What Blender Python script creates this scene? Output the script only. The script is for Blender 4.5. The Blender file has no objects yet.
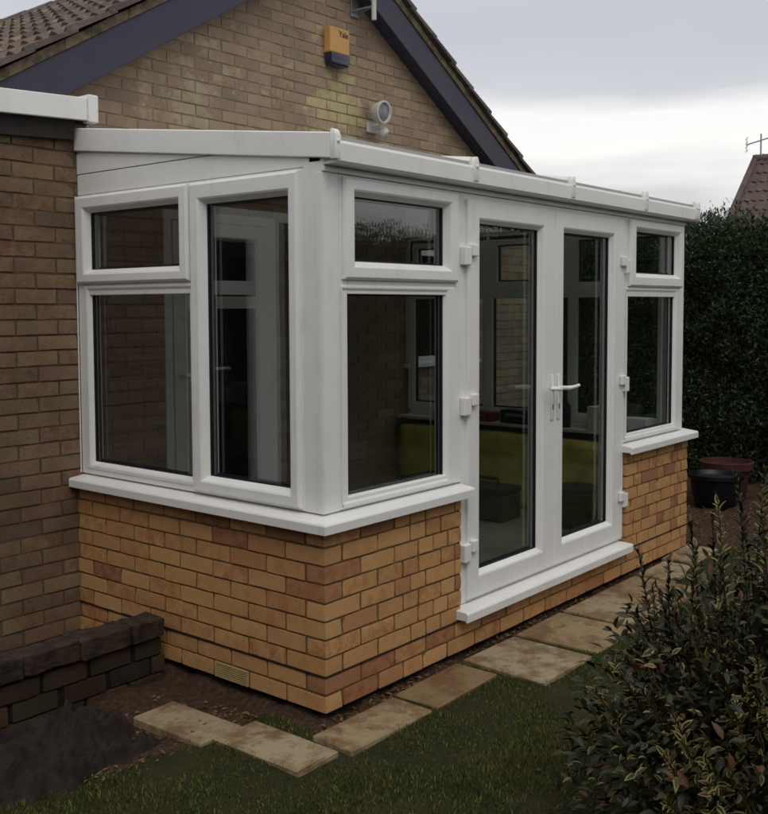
import bpy, bmesh, math, random
import numpy as np
from mathutils import Vector, Matrix, noise as mnoise

random.seed(7)
rng = np.random.default_rng(7)
PI = math.pi
S = bpy.context.scene
COL = S.collection

# ------------------------------------------------------------------ camera
cam_d = bpy.data.cameras.new('camera')
cam = bpy.data.objects.new('camera', cam_d)
COL.objects.link(cam)
S.camera = cam
CAMP = Vector((-2.8613, -2.6534, 1.6258))
YAW, PITCH, ROLL, FPX = 0.686407, -0.060115, -0.0037, 994.916
fw = Vector((math.cos(PITCH) * math.cos(YAW), math.cos(PITCH) * math.sin(YAW), math.sin(PITCH)))
rt = Vector((math.sin(YAW), -math.cos(YAW), 0))
up = rt.cross(fw)
rt2 = rt * math.cos(ROLL) + up * math.sin(ROLL)
up2 = -rt * math.sin(ROLL) + up * math.cos(ROLL)
M3 = Matrix((rt2, up2, -fw)).transposed()
cam.matrix_world = Matrix.Translation(CAMP) @ M3.to_4x4()
cam_d.sensor_fit = 'HORIZONTAL'
cam_d.sensor_width = 36.0
cam_d.lens = FPX / 768 * 36
cam_d.shift_y = -40 / 768
cam_d.clip_start = 0.05
cam_d.clip_end = 500

# ------------------------------------------------------------------ world, sun, exposure
SUN_EL, SUN_AZ = math.radians(52), math.radians(-128)    # direction towards the sun, azimuth from +x
W = bpy.data.worlds.new('World')
S.world = W
W.use_nodes = True
wt = W.node_tree
wt.nodes.clear()


def wn(t, **kw):
    n = wt.nodes.new(t)
    for k, v in kw.items():
        setattr(n, k, v)
    return n


def wl(a, ao, b, bi):
    wt.links.new(a.outputs[ao], b.inputs[bi])


w_out = wn('ShaderNodeOutputWorld')
w_bg = wn('ShaderNodeBackground')
w_bg.inputs['Strength'].default_value = 0.1
w_sky = wn('ShaderNodeTexSky', sky_type='NISHITA', sun_disc=False)
w_sky.sun_elevation = SUN_EL
w_sky.sun_rotation = PI / 2 - SUN_AZ
w_sky.dust_density = 3.0
w_tc = wn('ShaderNodeTexCoord')
w_map = wn('ShaderNodeMapping')
w_map.inputs['Location'].default_value = (0.35, 0.1, 0.0)
w_map.inputs['Scale'].default_value = (1.1, 1.1, 6.5)
wl(w_tc, 'Generated', w_map, 'Vector')
w_n = wn('ShaderNodeTexNoise')
w_n.inputs['Scale'].default_value = 1.5
w_n.inputs['Detail'].default_value = 5
w_n.inputs['Roughness'].default_value = 0.5
wl(w_map, 'Vector', w_n, 'Vector')
w_sep = wn('ShaderNodeSeparateXYZ')
wl(w_tc, 'Generated', w_sep, 'Vector')
# overcast deck: brighter towards the horizon, cloud streaks by noise
w_warp = wn('ShaderNodeMath', operation='MULTIPLY_ADD')
wl(w_n, 'Fac', w_warp, 0)
w_warp.inputs[1].default_value = 0.20
wl(w_sep, 'Z', w_warp, 2)
w_ramp = wn('ShaderNodeValToRGB')
cr = w_ramp.color_ramp
cr.elements[0].position = 0.10
cr.elements[0].color = (0.80, 0.80, 0.80, 1)
cr.elements[1].position = 0.36
cr.elements[1].color = (0.605, 0.615, 0.68, 1)
for pos, c in ((0.165, (0.93, 0.92, 0.87)), (0.205, (0.70, 0.705, 0.72)), (0.238, (1.05, 1.05, 1.03)), (0.278, (1.02, 1.02, 1.02)), (0.312, (0.68, 0.69, 0.74)), (0.55, (0.72, 0.73, 0.765)), (0.95, (1.0, 1.0, 1.01))):
    e = cr.elements.new(pos)
    e.color = (*c, 1)
wl(w_warp, 'Value', w_ramp, 'Fac')
w_mul = wn('ShaderNodeMix', data_type='RGBA', blend_type='MULTIPLY')
w_mul.inputs[0].default_value = 1
wl(w_ramp, 'Color', w_mul, 6)
w_mul.inputs[7].default_value = (12.4, 12.4, 12.2, 1)
w_mix = wn('ShaderNodeMix', data_type='RGBA')
w_mix.inputs[0].default_value = 0.93
wl(w_sky, 'Color', w_mix, 6)
wl(w_mul, 2, w_mix, 7)
wl(w_mix, 2, w_bg, 'Color')
wl(w_bg, 'Background', w_out, 'Surface')

sun_d = bpy.data.lights.new('sun', 'SUN')
sun_d.energy = 0.95
sun_d.angle = math.radians(30)
sun_d.color = (1.0, 0.95, 0.87)
sun = bpy.data.objects.new('sun', sun_d)
COL.objects.link(sun)
sd = Vector((math.cos(SUN_EL) * math.cos(SUN_AZ), math.cos(SUN_EL) * math.sin(SUN_AZ), math.sin(SUN_EL)))
sun.rotation_euler = sd.to_track_quat('Z', 'Y').to_euler()

S.view_settings.view_transform = 'Standard'
S.view_settings.look = 'None'
S.view_settings.exposure = -0.3
S.view_settings.gamma = 1
S.render.engine = 'CYCLES'
S.cycles.max_bounces = 10
S.cycles.transparent_max_bounces = 24
S.cycles.use_denoising = True
S.cycles.filter_width = 1.7


# ------------------------------------------------------------------ helpers
def lin(r, g, b):
    f = lambda c: (c / 255) / 12.92 if c / 255 <= 0.04045 else ((c / 255 + 0.055) / 1.055) ** 2.4
    return (f(r), f(g), f(b), 1)


class MB:
    """collects plain geometry and turns it into one mesh"""

    def __init__(self):
        self.v = []
        self.f = []

    def add(self, vs, fs):
        o = len(self.v)
        self.v += [tuple(p) for p in vs]
        self.f += [tuple(i + o for i in f) for f in fs]

    def box(self, a, b):
        x0, y0, z0 = a
        x1, y1, z1 = b
        self.add([(x0, y0, z0), (x1, y0, z0), (x1, y1, z0), (x0, y1, z0), (x0, y0, z1), (x1, y0, z1), (x1, y1, z1), (x0, y1, z1)],
                 [(0, 3, 2, 1), (4, 5, 6, 7), (0, 1, 5, 4), (1, 2, 6, 5), (2, 3, 7, 6), (3, 0, 4, 7)])
        return self

    def prism(self, poly, axis, a, b):
        """poly in the two remaining axes, extruded along axis from a to b"""
        n = len(poly)

        def P(p, t):
            return {'x': (t, p[0], p[1]), 'y': (p[0], t, p[1]), 'z': (p[0], p[1], t)}[axis]
        vs = [P(p, a) for p in poly] + [P(p, b) for p in poly]
        fs = [tuple(range(n)), tuple(range(2 * n - 1, n - 1, -1))] + [(i, i + n, (i + 1) % n + n, (i + 1) % n) for i in range(n)]
        self.add(vs, fs)
        return self

    def tube(self, pts, r, seg=8):
        pts = [Vector(p) for p in pts]
        rs = r if isinstance(r, (list, tuple)) else [r] * len(pts)
        vs = []
        for i, p in enumerate(pts):
            t = (pts[min(i + 1, len(pts) - 1)] - pts[max(i - 1, 0)]).normalized()
            a = t.orthogonal().normalized()
            if i:
                a = (pa - t * pa.dot(t)).normalized()
            pa = a
            b = t.cross(a)
            for k in range(seg):
                an = 2 * PI * k / seg
                vs.append(p + (a * math.cos(an) + b * math.sin(an)) * rs[i])
        n = len(pts)
        fs = [(i * seg + k, i * seg + (k + 1) % seg, (i + 1) * seg + (k + 1) % seg, (i + 1) * seg + k) for i in range(n - 1) for k in range(seg)]
        fs += [tuple(range(seg - 1, -1, -1)), tuple((n - 1) * seg + k for k in range(seg))]
        self.add(vs, fs)
        return self

    def lathe(self, prof, c, axis=(0, 0, 1), seg=24):
        c = Vector(c)
        ax = Vector(axis).normalized()
        a = ax.orthogonal().normalized()
        b = ax.cross(a)
        n = len(prof)
        vs = []
        for r, h in prof:
            for k in range(seg):
                an = 2 * PI * k / seg
                vs.append(c + ax * h + (a * math.cos(an) + b * math.sin(an)) * r)
        fs = [(i * seg + k, i * seg + (k + 1) % seg, (i + 1) * seg + (k + 1) % seg, (i + 1) * seg + k) for i in range(n - 1) for k in range(seg)]
        fs += [tuple(range(seg - 1, -1, -1)), tuple((n - 1) * seg + k for k in range(seg))]
        self.add(vs, fs)
        return self

    def ring(self, F, outer, inner, prof):
        """mitred frame between two rectangles; prof = (which rect 'o'/'i', distance towards the other, height along the normal)"""
        O, u, n = F
        loops = []
        for w, d, h in prof:
            if w == 'o':
                u0, v0, u1, v1 = outer
                s = 1
            else:
                u0, v0, u1, v1 = inner
                s = -1
            u0 += s * d; v0 += s * d; u1 -= s * d; v1 -= s * d
            loops.append([O + u * a + Vector((0, 0, b)) + n * h for a, b in ((u0, v0), (u1, v0), (u1, v1), (u0, v1))])
        vs = [p for l in loops for p in l]
        m = len(loops)
        fs = []
        for i in range(m):
            j = (i + 1) % m
            for k in range(4):
                kk = (k + 1) % 4
                fs.append((i * 4 + k, i * 4 + kk, j * 4 + kk, j * 4 + k))
        self.add(vs, fs)
        return self

    def fbox(self, F, u0, v0, u1, v1, h0, h1):
        O, u, n = F
        P = lambda a, b, h: O + u * a + Vector((0, 0, b)) + n * h
        vs = [P(u0, v0, h0), P(u1, v0, h0), P(u1, v1, h0), P(u0, v1, h0), P(u0, v0, h1), P(u1, v0, h1), P(u1, v1, h1), P(u0, v1, h1)]
        self.add(vs, [(0, 3, 2, 1), (4, 5, 6, 7), (0, 1, 5, 4), (1, 2, 6, 5), (2, 3, 7, 6), (3, 0, 4, 7)])
        return self

    def mesh(self, name, mat, bevel=0, smooth=False, seg=1):
        me = bpy.data.meshes.new(name)
        bm = bmesh.new()
        vv = [bm.verts.new(p) for p in self.v]
        for f in self.f:
            try:
                bm.faces.new([vv[i] for i in f])
            except ValueError:
                pass
        bmesh.ops.recalc_face_normals(bm, faces=bm.faces)
        if bevel:
            es = [e for e in bm.edges if len(e.link_faces) == 2 and e.calc_face_angle(0) > 0.6]
            bmesh.ops.bevel(bm, geom=es, offset=bevel, segments=seg, profile=0.5, affect='EDGES', clamp_overlap=True)
        bm.to_mesh(me)
        bm.free()
        if smooth:
            me.polygons.foreach_set('use_smooth', [True] * len(me.polygons))
            me.set_sharp_from_angle(angle=math.radians(38))
        me.materials.append(mat)
        return me

    def build(self, name, mat, parent=None, bevel=0, smooth=False, seg=1):
        return link(name, self.mesh(name, mat, bevel, smooth, seg), parent)


def link(name, data, parent=None, mat=None):
    o = bpy.data.objects.new(name, data)
    COL.objects.link(o)
    if parent is not None:
        o.parent = parent
        o.matrix_parent_inverse = WORLDM.get(parent.name, Matrix()).inverted()
    if mat is not None:
        o.matrix_basis = mat
        WORLDM[o.name] = mat
    return o


WORLDM = {}


def thing(name, label, cat, loc=(0, 0, 0), group=None):
    o = bpy.data.objects.new(name, None)
    COL.objects.link(o)
    o.location = loc
    o.empty_display_size = 0.1
    WORLDM[o.name] = Matrix.Translation(Vector(loc))
    return tag(o, label, cat, group)


def tag(o, label=None, cat=None, group=None, kind=None):
    if label: o['label'] = label
    if cat: o['category'] = cat
    if group: o['group'] = group
    if kind: o['kind'] = kind
    return o


def np_mesh(name, verts, faces, mat, attr=None, smooth=False):
    """verts (n,3), faces (m,k) arrays"""
    me = bpy.data.meshes.new(name)
    verts = np.asarray(verts, np.float32)
    faces = np.asarray(faces, np.int32)
    m, k = faces.shape
    me.vertices.add(len(verts))
    me.vertices.foreach_set('co', verts.ravel())
    me.loops.add(m * k)
    me.loops.foreach_set('vertex_index', faces.ravel())
    me.polygons.add(m)
    me.polygons.foreach_set('loop_start', np.arange(0, m * k, k, dtype=np.int32))
    me.update(calc_edges=True)
    if attr:
        for nm, arr in attr.items():
            a = me.attributes.new(nm, 'FLOAT', 'POINT')
            a.data.foreach_set('value', np.asarray(arr, np.float32))
    if smooth:
        me.polygons.foreach_set('use_smooth', [True] * m)
    me.materials.append(mat)
    return me


# ------------------------------------------------------------------ materials
class Mat:
    def __init__(self, name):
        self.m = bpy.data.materials.new(name)
        self.m.use_nodes = True
        self.t = self.m.node_tree
        self.b = self.t.nodes['Principled BSDF']
        self.b.inputs['Specular IOR Level'].default_value = 0.3

    def n(self, t, **kw):
        nd = self.t.nodes.new(t)
        for k, v in kw.items():
            setattr(nd, k, v)
        return nd

    def l(self, a, b):
        self.t.links.new(a, b)

    def noise(self, vec, scale, detail=4, rough=0.55):
        nd = self.n('ShaderNodeTexNoise')
        nd.inputs['Scale'].default_value = scale
        nd.inputs['Detail'].default_value = detail
        nd.inputs['Roughness'].default_value = rough
        if vec is not None:
            self.l(vec, nd.inputs['Vector'])
        return nd.outputs['Fac']

    def ramp(self, fac, stops, interp='LINEAR'):
        nd = self.n('ShaderNodeValToRGB')
        c = nd.color_ramp
        c.interpolation = interp
        while len(c.elements) < len(stops):
            c.elements.new(0.5)
        for e, (p, col) in zip(c.elements, stops):
            e.position = p
            e.color = col if len(col) == 4 else (*col, 1)
        self.l(fac, nd.inputs['Fac'])
        return nd.outputs['Color']

    def mix(self, fac, a, b, mode='MIX'):
        nd = self.n('ShaderNodeMix', data_type='RGBA', blend_type=mode)
        for i, x in ((0, fac), (6, a), (7, b)):
            if hasattr(x, 'is_linked') or hasattr(x, 'links'):
                self.l(x, nd.inputs[i])
            else:
                nd.inputs[i].default_value = x
        return nd.outputs[2]

    def math(self, op, a, b=None, c=None):
        nd = self.n('ShaderNodeMath', operation=op)
        for i, x in enumerate((a, b, c)):
            if x is None:
                continue
            if hasattr(x, 'links'):
                self.l(x, nd.inputs[i])
            else:
                nd.inputs[i].default_value = x
        return nd.outputs[0]

    def bump(self, h, strength, dist=0.01):
        nd = self.n('ShaderNodeBump')
        nd.inputs['Strength'].default_value = strength
        nd.inputs['Distance'].default_value = dist
        self.l(h, nd.inputs['Height'])
        self.l(nd.outputs['Normal'], self.b.inputs['Normal'])

    def col(self, c, rough=0.8):
        if hasattr(c, 'links'):
            self.l(c, self.b.inputs['Base Color'])
        else:
            self.b.inputs['Base Color'].default_value = c
        if hasattr(rough, 'links'):
            self.l(rough, self.b.inputs['Roughness'])
        else:
            self.b.inputs['Roughness'].default_value = rough
        return self.m

    def pos(self):
        return self.n('ShaderNodeNewGeometry').outputs['Position']


def brick_mat(name, stops, island=False, speck=(0.3, 0.5), patch=None, dirt=0.0):
    """fired clay: a colour of its own for each brick, drag marks, pits; patch adds lichen with its own shape"""
    M = Mat(name)
    p = M.pos()
    if island:
        rnd = M.n('ShaderNodeNewGeometry').outputs['Random Per Island']
    else:
        rnd = M.n('ShaderNodeObjectInfo').outputs['Random']
    base = M.ramp(rnd, stops)
    n1 = M.noise(p, 15, 6, 0.7)
    n2 = M.noise(p, 150, 3, 0.6)
    # blotchy firing within a brick
    r2 = M.math('FRACT', M.math('MULTIPLY', rnd, 7.31))
    amt = M.math('MULTIPLY', M.ramp(n1, [(0.42, (0, 0, 0)), (0.62, (1, 1, 1))]), M.math('MULTIPLY', r2, speck[1]))
    c = M.mix(amt, base, M.mix(1.0, base, (0.64, 0.42, 0.36, 1), 'MULTIPLY'))
    c = M.mix(M.math('MULTIPLY', M.ramp(n2, [(0.52, (0, 0, 0)), (0.68, (1, 1, 1))]), speck[0]), c, M.mix(1.0, c, (0.55, 0.5, 0.46, 1), 'MULTIPLY'))
    c = M.mix(M.math('MULTIPLY', M.ramp(n2, [(0.28, (1, 1, 1)), (0.40, (0, 0, 0))]), 0.25), c, M.mix(1.0, c, (1.5, 1.45, 1.35, 1), 'MULTIPLY'))
    if patch:
        for (ctr, rad, colr, th) in patch:
            d = M.n('ShaderNodeVectorMath', operation='DISTANCE')
            M.l(p, d.inputs[0])
            d.inputs[1].default_value = ctr
            fall = M.math('SUBTRACT', 1.0, M.math('DIVIDE', d.outputs['Value'], rad))
            nn = M.noise(p, 7.0, 6, 0.72)
            k = M.math('ADD', M.math('MULTIPLY', fall, 0.35), nn)
            k2 = M.math('ADD', k, M.math('MULTIPLY', M.math('SUBTRACT', r2, 0.5), 0.22))
            c = M.mix(M.math('MULTIPLY', M.ramp(k2, [(th, (0, 0, 0)), (th + 0.16, (1, 1, 1))]), 0.7), c, colr)
    if patch:
        vo = M.n('ShaderNodeTexVoronoi')
        vo.inputs['Scale'].default_value = 17
        M.l(p, vo.inputs['Vector'])
        fl = M.math('MULTIPLY', M.ramp(vo.outputs['Distance'], [(0.10, (1, 1, 1)), (0.26, (0, 0, 0))]), M.ramp(M.noise(p, 3.0, 3, 0.6), [(0.46, (0, 0, 0)), (0.6, (1, 1, 1))]))
        c = M.mix(M.math('MULTIPLY', fl, 0.55), c, lin(186, 176, 152))
    if dirt:
        nd = M.noise(p, 2.2, 5, 0.6)
        c = M.mix(M.math('MULTIPLY', M.ramp(nd, [(0.4, (0, 0, 0)), (0.65, (1, 1, 1))]), dirt), c, M.mix(1.0, c, (0.5, 0.47, 0.44, 1), 'MULTIPLY'))
    M.bump(M.math('ADD', M.math('MULTIPLY', n2, 0.5), n1), 0.5, 0.004)
    return M.col(c, 0.9)


GOLD = [(0.0, lin(190, 147, 97)), (0.25, lin(197, 153, 102)), (0.5, lin(183, 139, 92)), (0.68, lin(192, 147, 100)), (0.82, lin(178, 130, 88)), (0.92, lin(168, 120, 84)), (1.0, lin(152, 108, 80))]
BROWN = [(0.0, lin(130, 111, 90)), (0.3, lin(142, 118, 92)), (0.55, lin(122, 102, 84)), (0.8, lin(136, 108, 90)), (1.0, lin(110, 95, 80))]
GABLE = [(0.0, lin(152, 134, 115)), (0.3, lin(162, 143, 120)), (0.55, lin(146, 127, 108)), (0.8, lin(152, 131, 115)), (1.0, lin(138, 123, 108))]
LICH = [((2.75, 2.35, 3.1), 0.75, lin(186, 176, 128), 0.67), ((1.3, 2.35, 2.95), 0.9, lin(178, 166, 142), 0.74)]
m_gold = brick_mat('golden_buff_brick', GOLD, speck=(0.4, 0.85))
m_brown = brick_mat('brown_brick', BROWN, speck=(0.8, 0.8), dirt=0.7)
m_brown_i = brick_mat('brown_brick_joined', BROWN, True, speck=(0.5, 0.5), dirt=0.5)
m_gable = brick_mat('weathered_gable_brick', GABLE, speck=(0.5, 0.45), patch=LICH, dirt=0.35)
m_gable_i = brick_mat('weathered_brick_joined', GABLE, True, speck=(0.5, 0.45), dirt=0.35)
m_garden_brick = brick_mat('mossy_garden_brick', [(0, lin(56, 45, 34)), (0.5, lin(78, 58, 40)), (0.8, lin(60, 54, 38)), (1, lin(40, 36, 28))], speck=(0.6, 0.9), dirt=0.8)


def simple(name, c, rough=0.8, var=0.0, scale=8, bump=0.0, bscale=60, spec=0.3, metal=0.0, c2=None):
    M = Mat(name)
    p = M.pos()
    M.b.inputs['Specular IOR Level'].default_value = spec
    M.b.inputs['Metallic'].default_value = metal
    col = c
    if var:
        n = M.noise(p, scale, 5, 0.6)
        col = M.mix(M.ramp(n, [(0.35, (0, 0, 0)), (0.68, (1, 1, 1))]), c, c2 if c2 else tuple(x * (1 - var) for x in c[:3]) + (1,))
    if bump:
        M.bump(M.noise(p, bscale, 4, 0.6), bump, 0.006)
    return M.col(col, rough)


m_mortar = simple('sandy_mortar', lin(118, 92, 62), 0.95, 0.35, 14, 0.5, 120)
m_mortar_old = simple('old_mortar', lin(150, 132, 108), 0.95, 0.3, 9, 0.5, 120)
m_mortar_dark = simple('dark_joint', lin(34, 28, 22), 1.0, 0.3, 20)
def pvc_mat():
    M = Mat('white_pvc')
    p = M.pos()
    mp = M.n('ShaderNodeMapping')
    mp.inputs['Scale'].default_value = (1, 1, 0.12)
    M.l(p, mp.inputs['Vector'])
    st = M.noise(mp.outputs['Vector'], 28, 5, 0.65)
    bl = M.noise(p, 5, 5, 0.65)
    c = M.mix(M.math('MULTIPLY', M.ramp(st, [(0.5, (0, 0, 0)), (0.75, (1, 1, 1))]), M.ramp(bl, [(0.4, (0, 0, 0)), (0.65, (0.30, 0.30, 0.30))])), (0.80, 0.795, 0.775, 1), (0.47, 0.45, 0.39, 1))
    c = M.mix(M.ramp(bl, [(0.42, (0, 0, 0)), (0.7, (0.14, 0.14, 0.14))]), c, (0.55, 0.53, 0.47, 1))
    M.b.inputs['Specular IOR Level'].default_value = 0.45
    return M.col(c, M.ramp(bl, [(0.3, (0.28, 0.28, 0.28)), (0.7, (0.45, 0.45, 0.45))]))


m_upvc = pvc_mat()
m_upvc_in = m_upvc
m_seal = simple('black_rubber_seal', (0.012, 0.013, 0.018, 1), 0.5)
m_dpc = simple('black_damp_course', (0.015, 0.015, 0.016, 1), 0.6)
m_barge = simple('dark_blue_grey_board', lin(60, 58, 74), 0.5, 0.2, 3, spec=0.4)
m_timber = simple('dark_weathered_timber', lin(52, 46, 42), 0.8, 0.5, 10, 0.3, 50)
m_felt = simple('grey_roof_felt', lin(90, 90, 92), 0.95, 0.2, 6)
m_metal = simple('grey_galvanised_steel', lin(150, 152, 155), 0.4, 0.2, 20, metal=0.6)
m_light = simple('light_grey_plastic', lin(196, 196, 192), 0.4, 0.1, 10)
m_dark = simple('black_plastic', (0.015, 0.015, 0.017, 1), 0.45)
m_strobe = simple('dark_blue_strobe_lens', lin(34, 36, 62), 0.15, spec=0.6)
m_yellow = simple('faded_orange_plastic', lin(198, 152, 92), 0.45, 0.15, 12)
m_print = simple('dark_print', lin(62, 44, 34), 0.6)
m_floor = simple('dusty_screed_floor', lin(146, 148, 130), 0.75, 0.3, 5, 0.2, 80)
m_insul = simple('yellow_green_insulation_wool', lin(206, 192, 104), 0.95, 0.35, 7, 0.8, 40)
m_plaster = simple('grey_plasterboard', lin(120, 116, 110), 0.9, 0.1, 4)
m_green = simple('dark_green_plastic', lin(42, 62, 46), 0.5, 0.2, 10)
m_red = simple('dull_red_plastic', lin(130, 40, 34), 0.5, 0.2, 12)
m_card = simple('pale_cardboard', lin(196, 184, 164), 0.85, 0.1, 12)
m_bluepot = simple('dark_blue_glaze', lin(14, 17, 28), 0.4, 0.3, 9, spec=0.5)
m_terra = simple('terracotta', lin(80, 46, 36), 0.85, 0.4, 9, 0.3, 60)
m_membrane = simple('dark_weed_membrane', lin(42, 32, 26), 0.8, 0.55, 18, 0.8, 90)
m_coping = simple('mossy_coping', lin(70, 53, 44), 0.95, 0.6, 14, 1.0, 35, c2=lin(28, 26, 20))
m_stem = simple('brown_twig_bark', lin(66, 50, 36), 0.9, 0.4, 30)
m_stone = simple('pale_pebble', lin(112, 98, 80), 0.9, 0.3, 40)
m_nroof = simple('brown_concrete_tile', lin(96, 82, 76), 0.85, 0.4, 5, 0.3, 40)
m_nwall = simple('distant_buff_wall', lin(150, 124, 96), 0.9, 0.2, 3)
m_brass = simple('dark_lock_hole', (0.05, 0.05, 0.05, 1), 0.4)


def tile_mat():
    M = Mat('weathered_roof_tile')
    p = M.pos()
    rnd = M.n('ShaderNodeObjectInfo').outputs['Random']
    c = M.ramp(rnd, [(0, lin(92, 82, 76)), (0.4, lin(108, 96, 88)), (0.7, lin(84, 76, 74)), (1, lin(116, 98, 84))])
    n = M.noise(p, 14, 6, 0.7)
    c = M.mix(M.math('MULTIPLY', M.ramp(n, [(0.55, (0, 0, 0)), (0.66, (1, 1, 1))]), 0.65), c, lin(148, 140, 112))
    n2 = M.noise(p, 5, 4, 0.6)
    c = M.mix(M.math('MULTIPLY', M.ramp(n2, [(0.45, (0, 0, 0)), (0.7, (1, 1, 1))]), 0.6), c, lin(58, 54, 48))
    M.bump(M.noise(p, 90, 4, 0.7), 0.6, 0.006)
    return M.col(c, 0.95)


m_tile = tile_mat()
m_verge = simple('lichened_verge_mortar', lin(120, 106, 86), 0.95, 0.5, 16, 1.0, 50, c2=lin(70, 62, 52))


def slab_mat():
    M = Mat('worn_buff_paving')
    p = M.pos()
    rnd = M.n('ShaderNodeObjectInfo').outputs['Random']
    c = M.ramp(rnd, [(0, lin(158, 144, 116)), (0.35, lin(146, 124, 92)), (0.7, lin(168, 156, 128)), (1, lin(132, 110, 80))])
    n = M.noise(p, 4.6, 8, 0.74)
    c = M.mix(M.math('MULTIPLY', M.ramp(n, [(0.46, (0, 0, 0)), (0.58, (1, 1, 1))]), 0.75), c, lin(108, 76, 46))
    n3 = M.noise(p, 17, 6, 0.75)
    c = M.mix(M.math('MULTIPLY', M.ramp(n3, [(0.55, (0, 0, 0)), (0.68, (1, 1, 1))]), 0.65), c, lin(74, 60, 44))
    n2 = M.noise(p, 130, 3, 0.6)
    c = M.mix(M.math('MULTIPLY', n2, 0.4), c, M.mix(1.0, c, (0.5, 0.5, 0.5, 1), 'MULTIPLY'))
    M.bump(M.math('ADD', M.math('MULTIPLY', n2, 0.4), n3), 0.5, 0.006)
    return M.col(c, M.ramp(n, [(0.4, (0.85, 0.85, 0.85)), (0.65, (0.55, 0.55, 0.55))]))


m_slab = slab_mat()


def glass_mat(name, tint, boost=2.0):
    M = Mat(name)
    M.t.nodes.remove(M.b)
    out = M.t.nodes['Material Output']
    tr = M.n('ShaderNodeBsdfTransparent')
    tr.inputs['Color'].default_value = (*tint, 1)
    gl = M.n('ShaderNodeBsdfGlossy')
    gl.inputs['Roughness'].default_value = 0.0
    gl.inputs['Color'].default_value = (1, 1, 1, 1)
    gm = M.n('ShaderNodeNewGeometry')
    dt = M.n('ShaderNodeVectorMath', operation='DOT_PRODUCT')
    M.l(gm.outputs['Normal'], dt.inputs[0])
    M.l(gm.outputs['Incoming'], dt.inputs[1])
    cs = M.math('ABSOLUTE', dt.outputs['Value'])
    fres = M.math('MULTIPLY_ADD', M.math('POWER', M.math('SUBTRACT', 1.0, cs), 5.0), 0.96, 0.04)
    # gentle waviness of the sealed units
    bp = M.n('ShaderNodeBump')
    bp.inputs['Strength'].default_value = 0.02
    bp.inputs['Distance'].default_value = 0.02
    M.l(M.noise(M.pos(), 2.5, 1, 0.4), bp.inputs['Height'])
    M.l(bp.outputs['Normal'], gl.inputs['Normal'])
    mx = M.n('ShaderNodeMixShader')
    M.l(M.math('MINIMUM', M.math('MULTIPLY', fres, boost), 1.0), mx.inputs['Fac'])
    M.l(tr.outputs['BSDF'], mx.inputs[1])
    M.l(gl.outputs['BSDF'], mx.inputs[2])
    M.l(mx.outputs['Shader'], out.inputs['Surface'])
    return M.m


m_glass = glass_mat('sealed_unit_glass', (0.85, 0.885, 0.88))
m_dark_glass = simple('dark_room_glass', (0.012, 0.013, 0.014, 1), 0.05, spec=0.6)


def poly_mat():
    M = Mat('opal_polycarbonate')
    M.t.nodes.remove(M.b)
    out = M.t.nodes['Material Output']
    tl = M.n('ShaderNodeBsdfTranslucent')
    tl.inputs['Color'].default_value = (0.52, 0.51, 0.49, 1)
    df = M.n('ShaderNodeBsdfDiffuse')
    df.inputs['Color'].default_value = (0.75, 0.75, 0.74, 1)
    mx = M.n('ShaderNodeMixShader')
    mx.inputs['Fac'].default_value = 0.4
    M.l(tl.outputs['BSDF'], mx.inputs[1])
    M.l(df.outputs['BSDF'], mx.inputs[2])
    M.l(mx.outputs['Shader'], out.inputs['Surface'])
    return M.m


m_poly = poly_mat()


def ground_mat():
    M = Mat('lawn_and_soil')
    p = M.pos()
    at = M.n('ShaderNodeAttribute', attribute_name='soil').outputs['Fac']
    n = M.noise(p, 3.2, 6, 0.65)
    n2 = M.noise(p, 40, 5, 0.7)
    grass = M.ramp(n, [(0.3, lin(32, 36, 12)), (0.5, lin(42, 42, 16)), (0.7, lin(58, 48, 24))])
    soil = M.ramp(n2, [(0.3, lin(40, 30, 22)), (0.5, lin(66, 48, 34)), (0.72, lin(92, 70, 50))])
    k = M.math('ADD', at, M.math('MULTIPLY', M.math('SUBTRACT', n2, 0.5), 0.5))
    c = M.mix(M.ramp(k, [(0.42, (0, 0, 0)), (0.58, (1, 1, 1))]), grass, soil)
    M.bump(n2, 0.9, 0.02)
    return M.col(c, 0.95)


m_ground = ground_mat()


def blade_mat():
    M = Mat('grass_blade')
    r = M.n('ShaderNodeNewGeometry').outputs['Random Per Island']
    n = M.noise(M.pos(), 2.6, 5, 0.6)
    c = M.ramp(r, [(0, lin(34, 48, 12)), (0.5, lin(62, 78, 20)), (0.85, lin(94, 102, 36)), (1, lin(130, 118, 66))])
    c = M.mix(M.math('MULTIPLY', M.ramp(n, [(0.46, (0, 0, 0)), (0.66, (1, 1, 1))]), 0.7), c, lin(84, 70, 34))
    return M.col(c, 0.7)


m_blade = blade_mat()


def leaf_mat(name, stops, margin=None, rough=0.5):
    M = Mat(name)
    g = M.n('ShaderNodeNewGeometry').outputs['Random Per Island']
    o = M.n('ShaderNodeObjectInfo').outputs['Random']
    r = M.math('FRACT', M.math('ADD', g, o))
    c = M.ramp(r, stops)
    if margin:
        a = M.n('ShaderNodeAttribute', attribute_name='margin').outputs['Fac']
        v = M.n('ShaderNodeAttribute', attribute_name='cream').outputs['Fac']
        nn = M.noise(M.pos(), 60, 3, 0.6)
        k = M.math('MULTIPLY', M.ramp(M.math('ADD', a, M.math('MULTIPLY', M.math('SUBTRACT', nn, 0.5), 0.8)), [(0.42, (0, 0, 0)), (0.62, (1, 1, 1))]), v)
        c = M.mix(k, c, margin)
    M.b.inputs['Specular IOR Level'].default_value = 0.35
    return M.col(c, rough)


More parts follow.
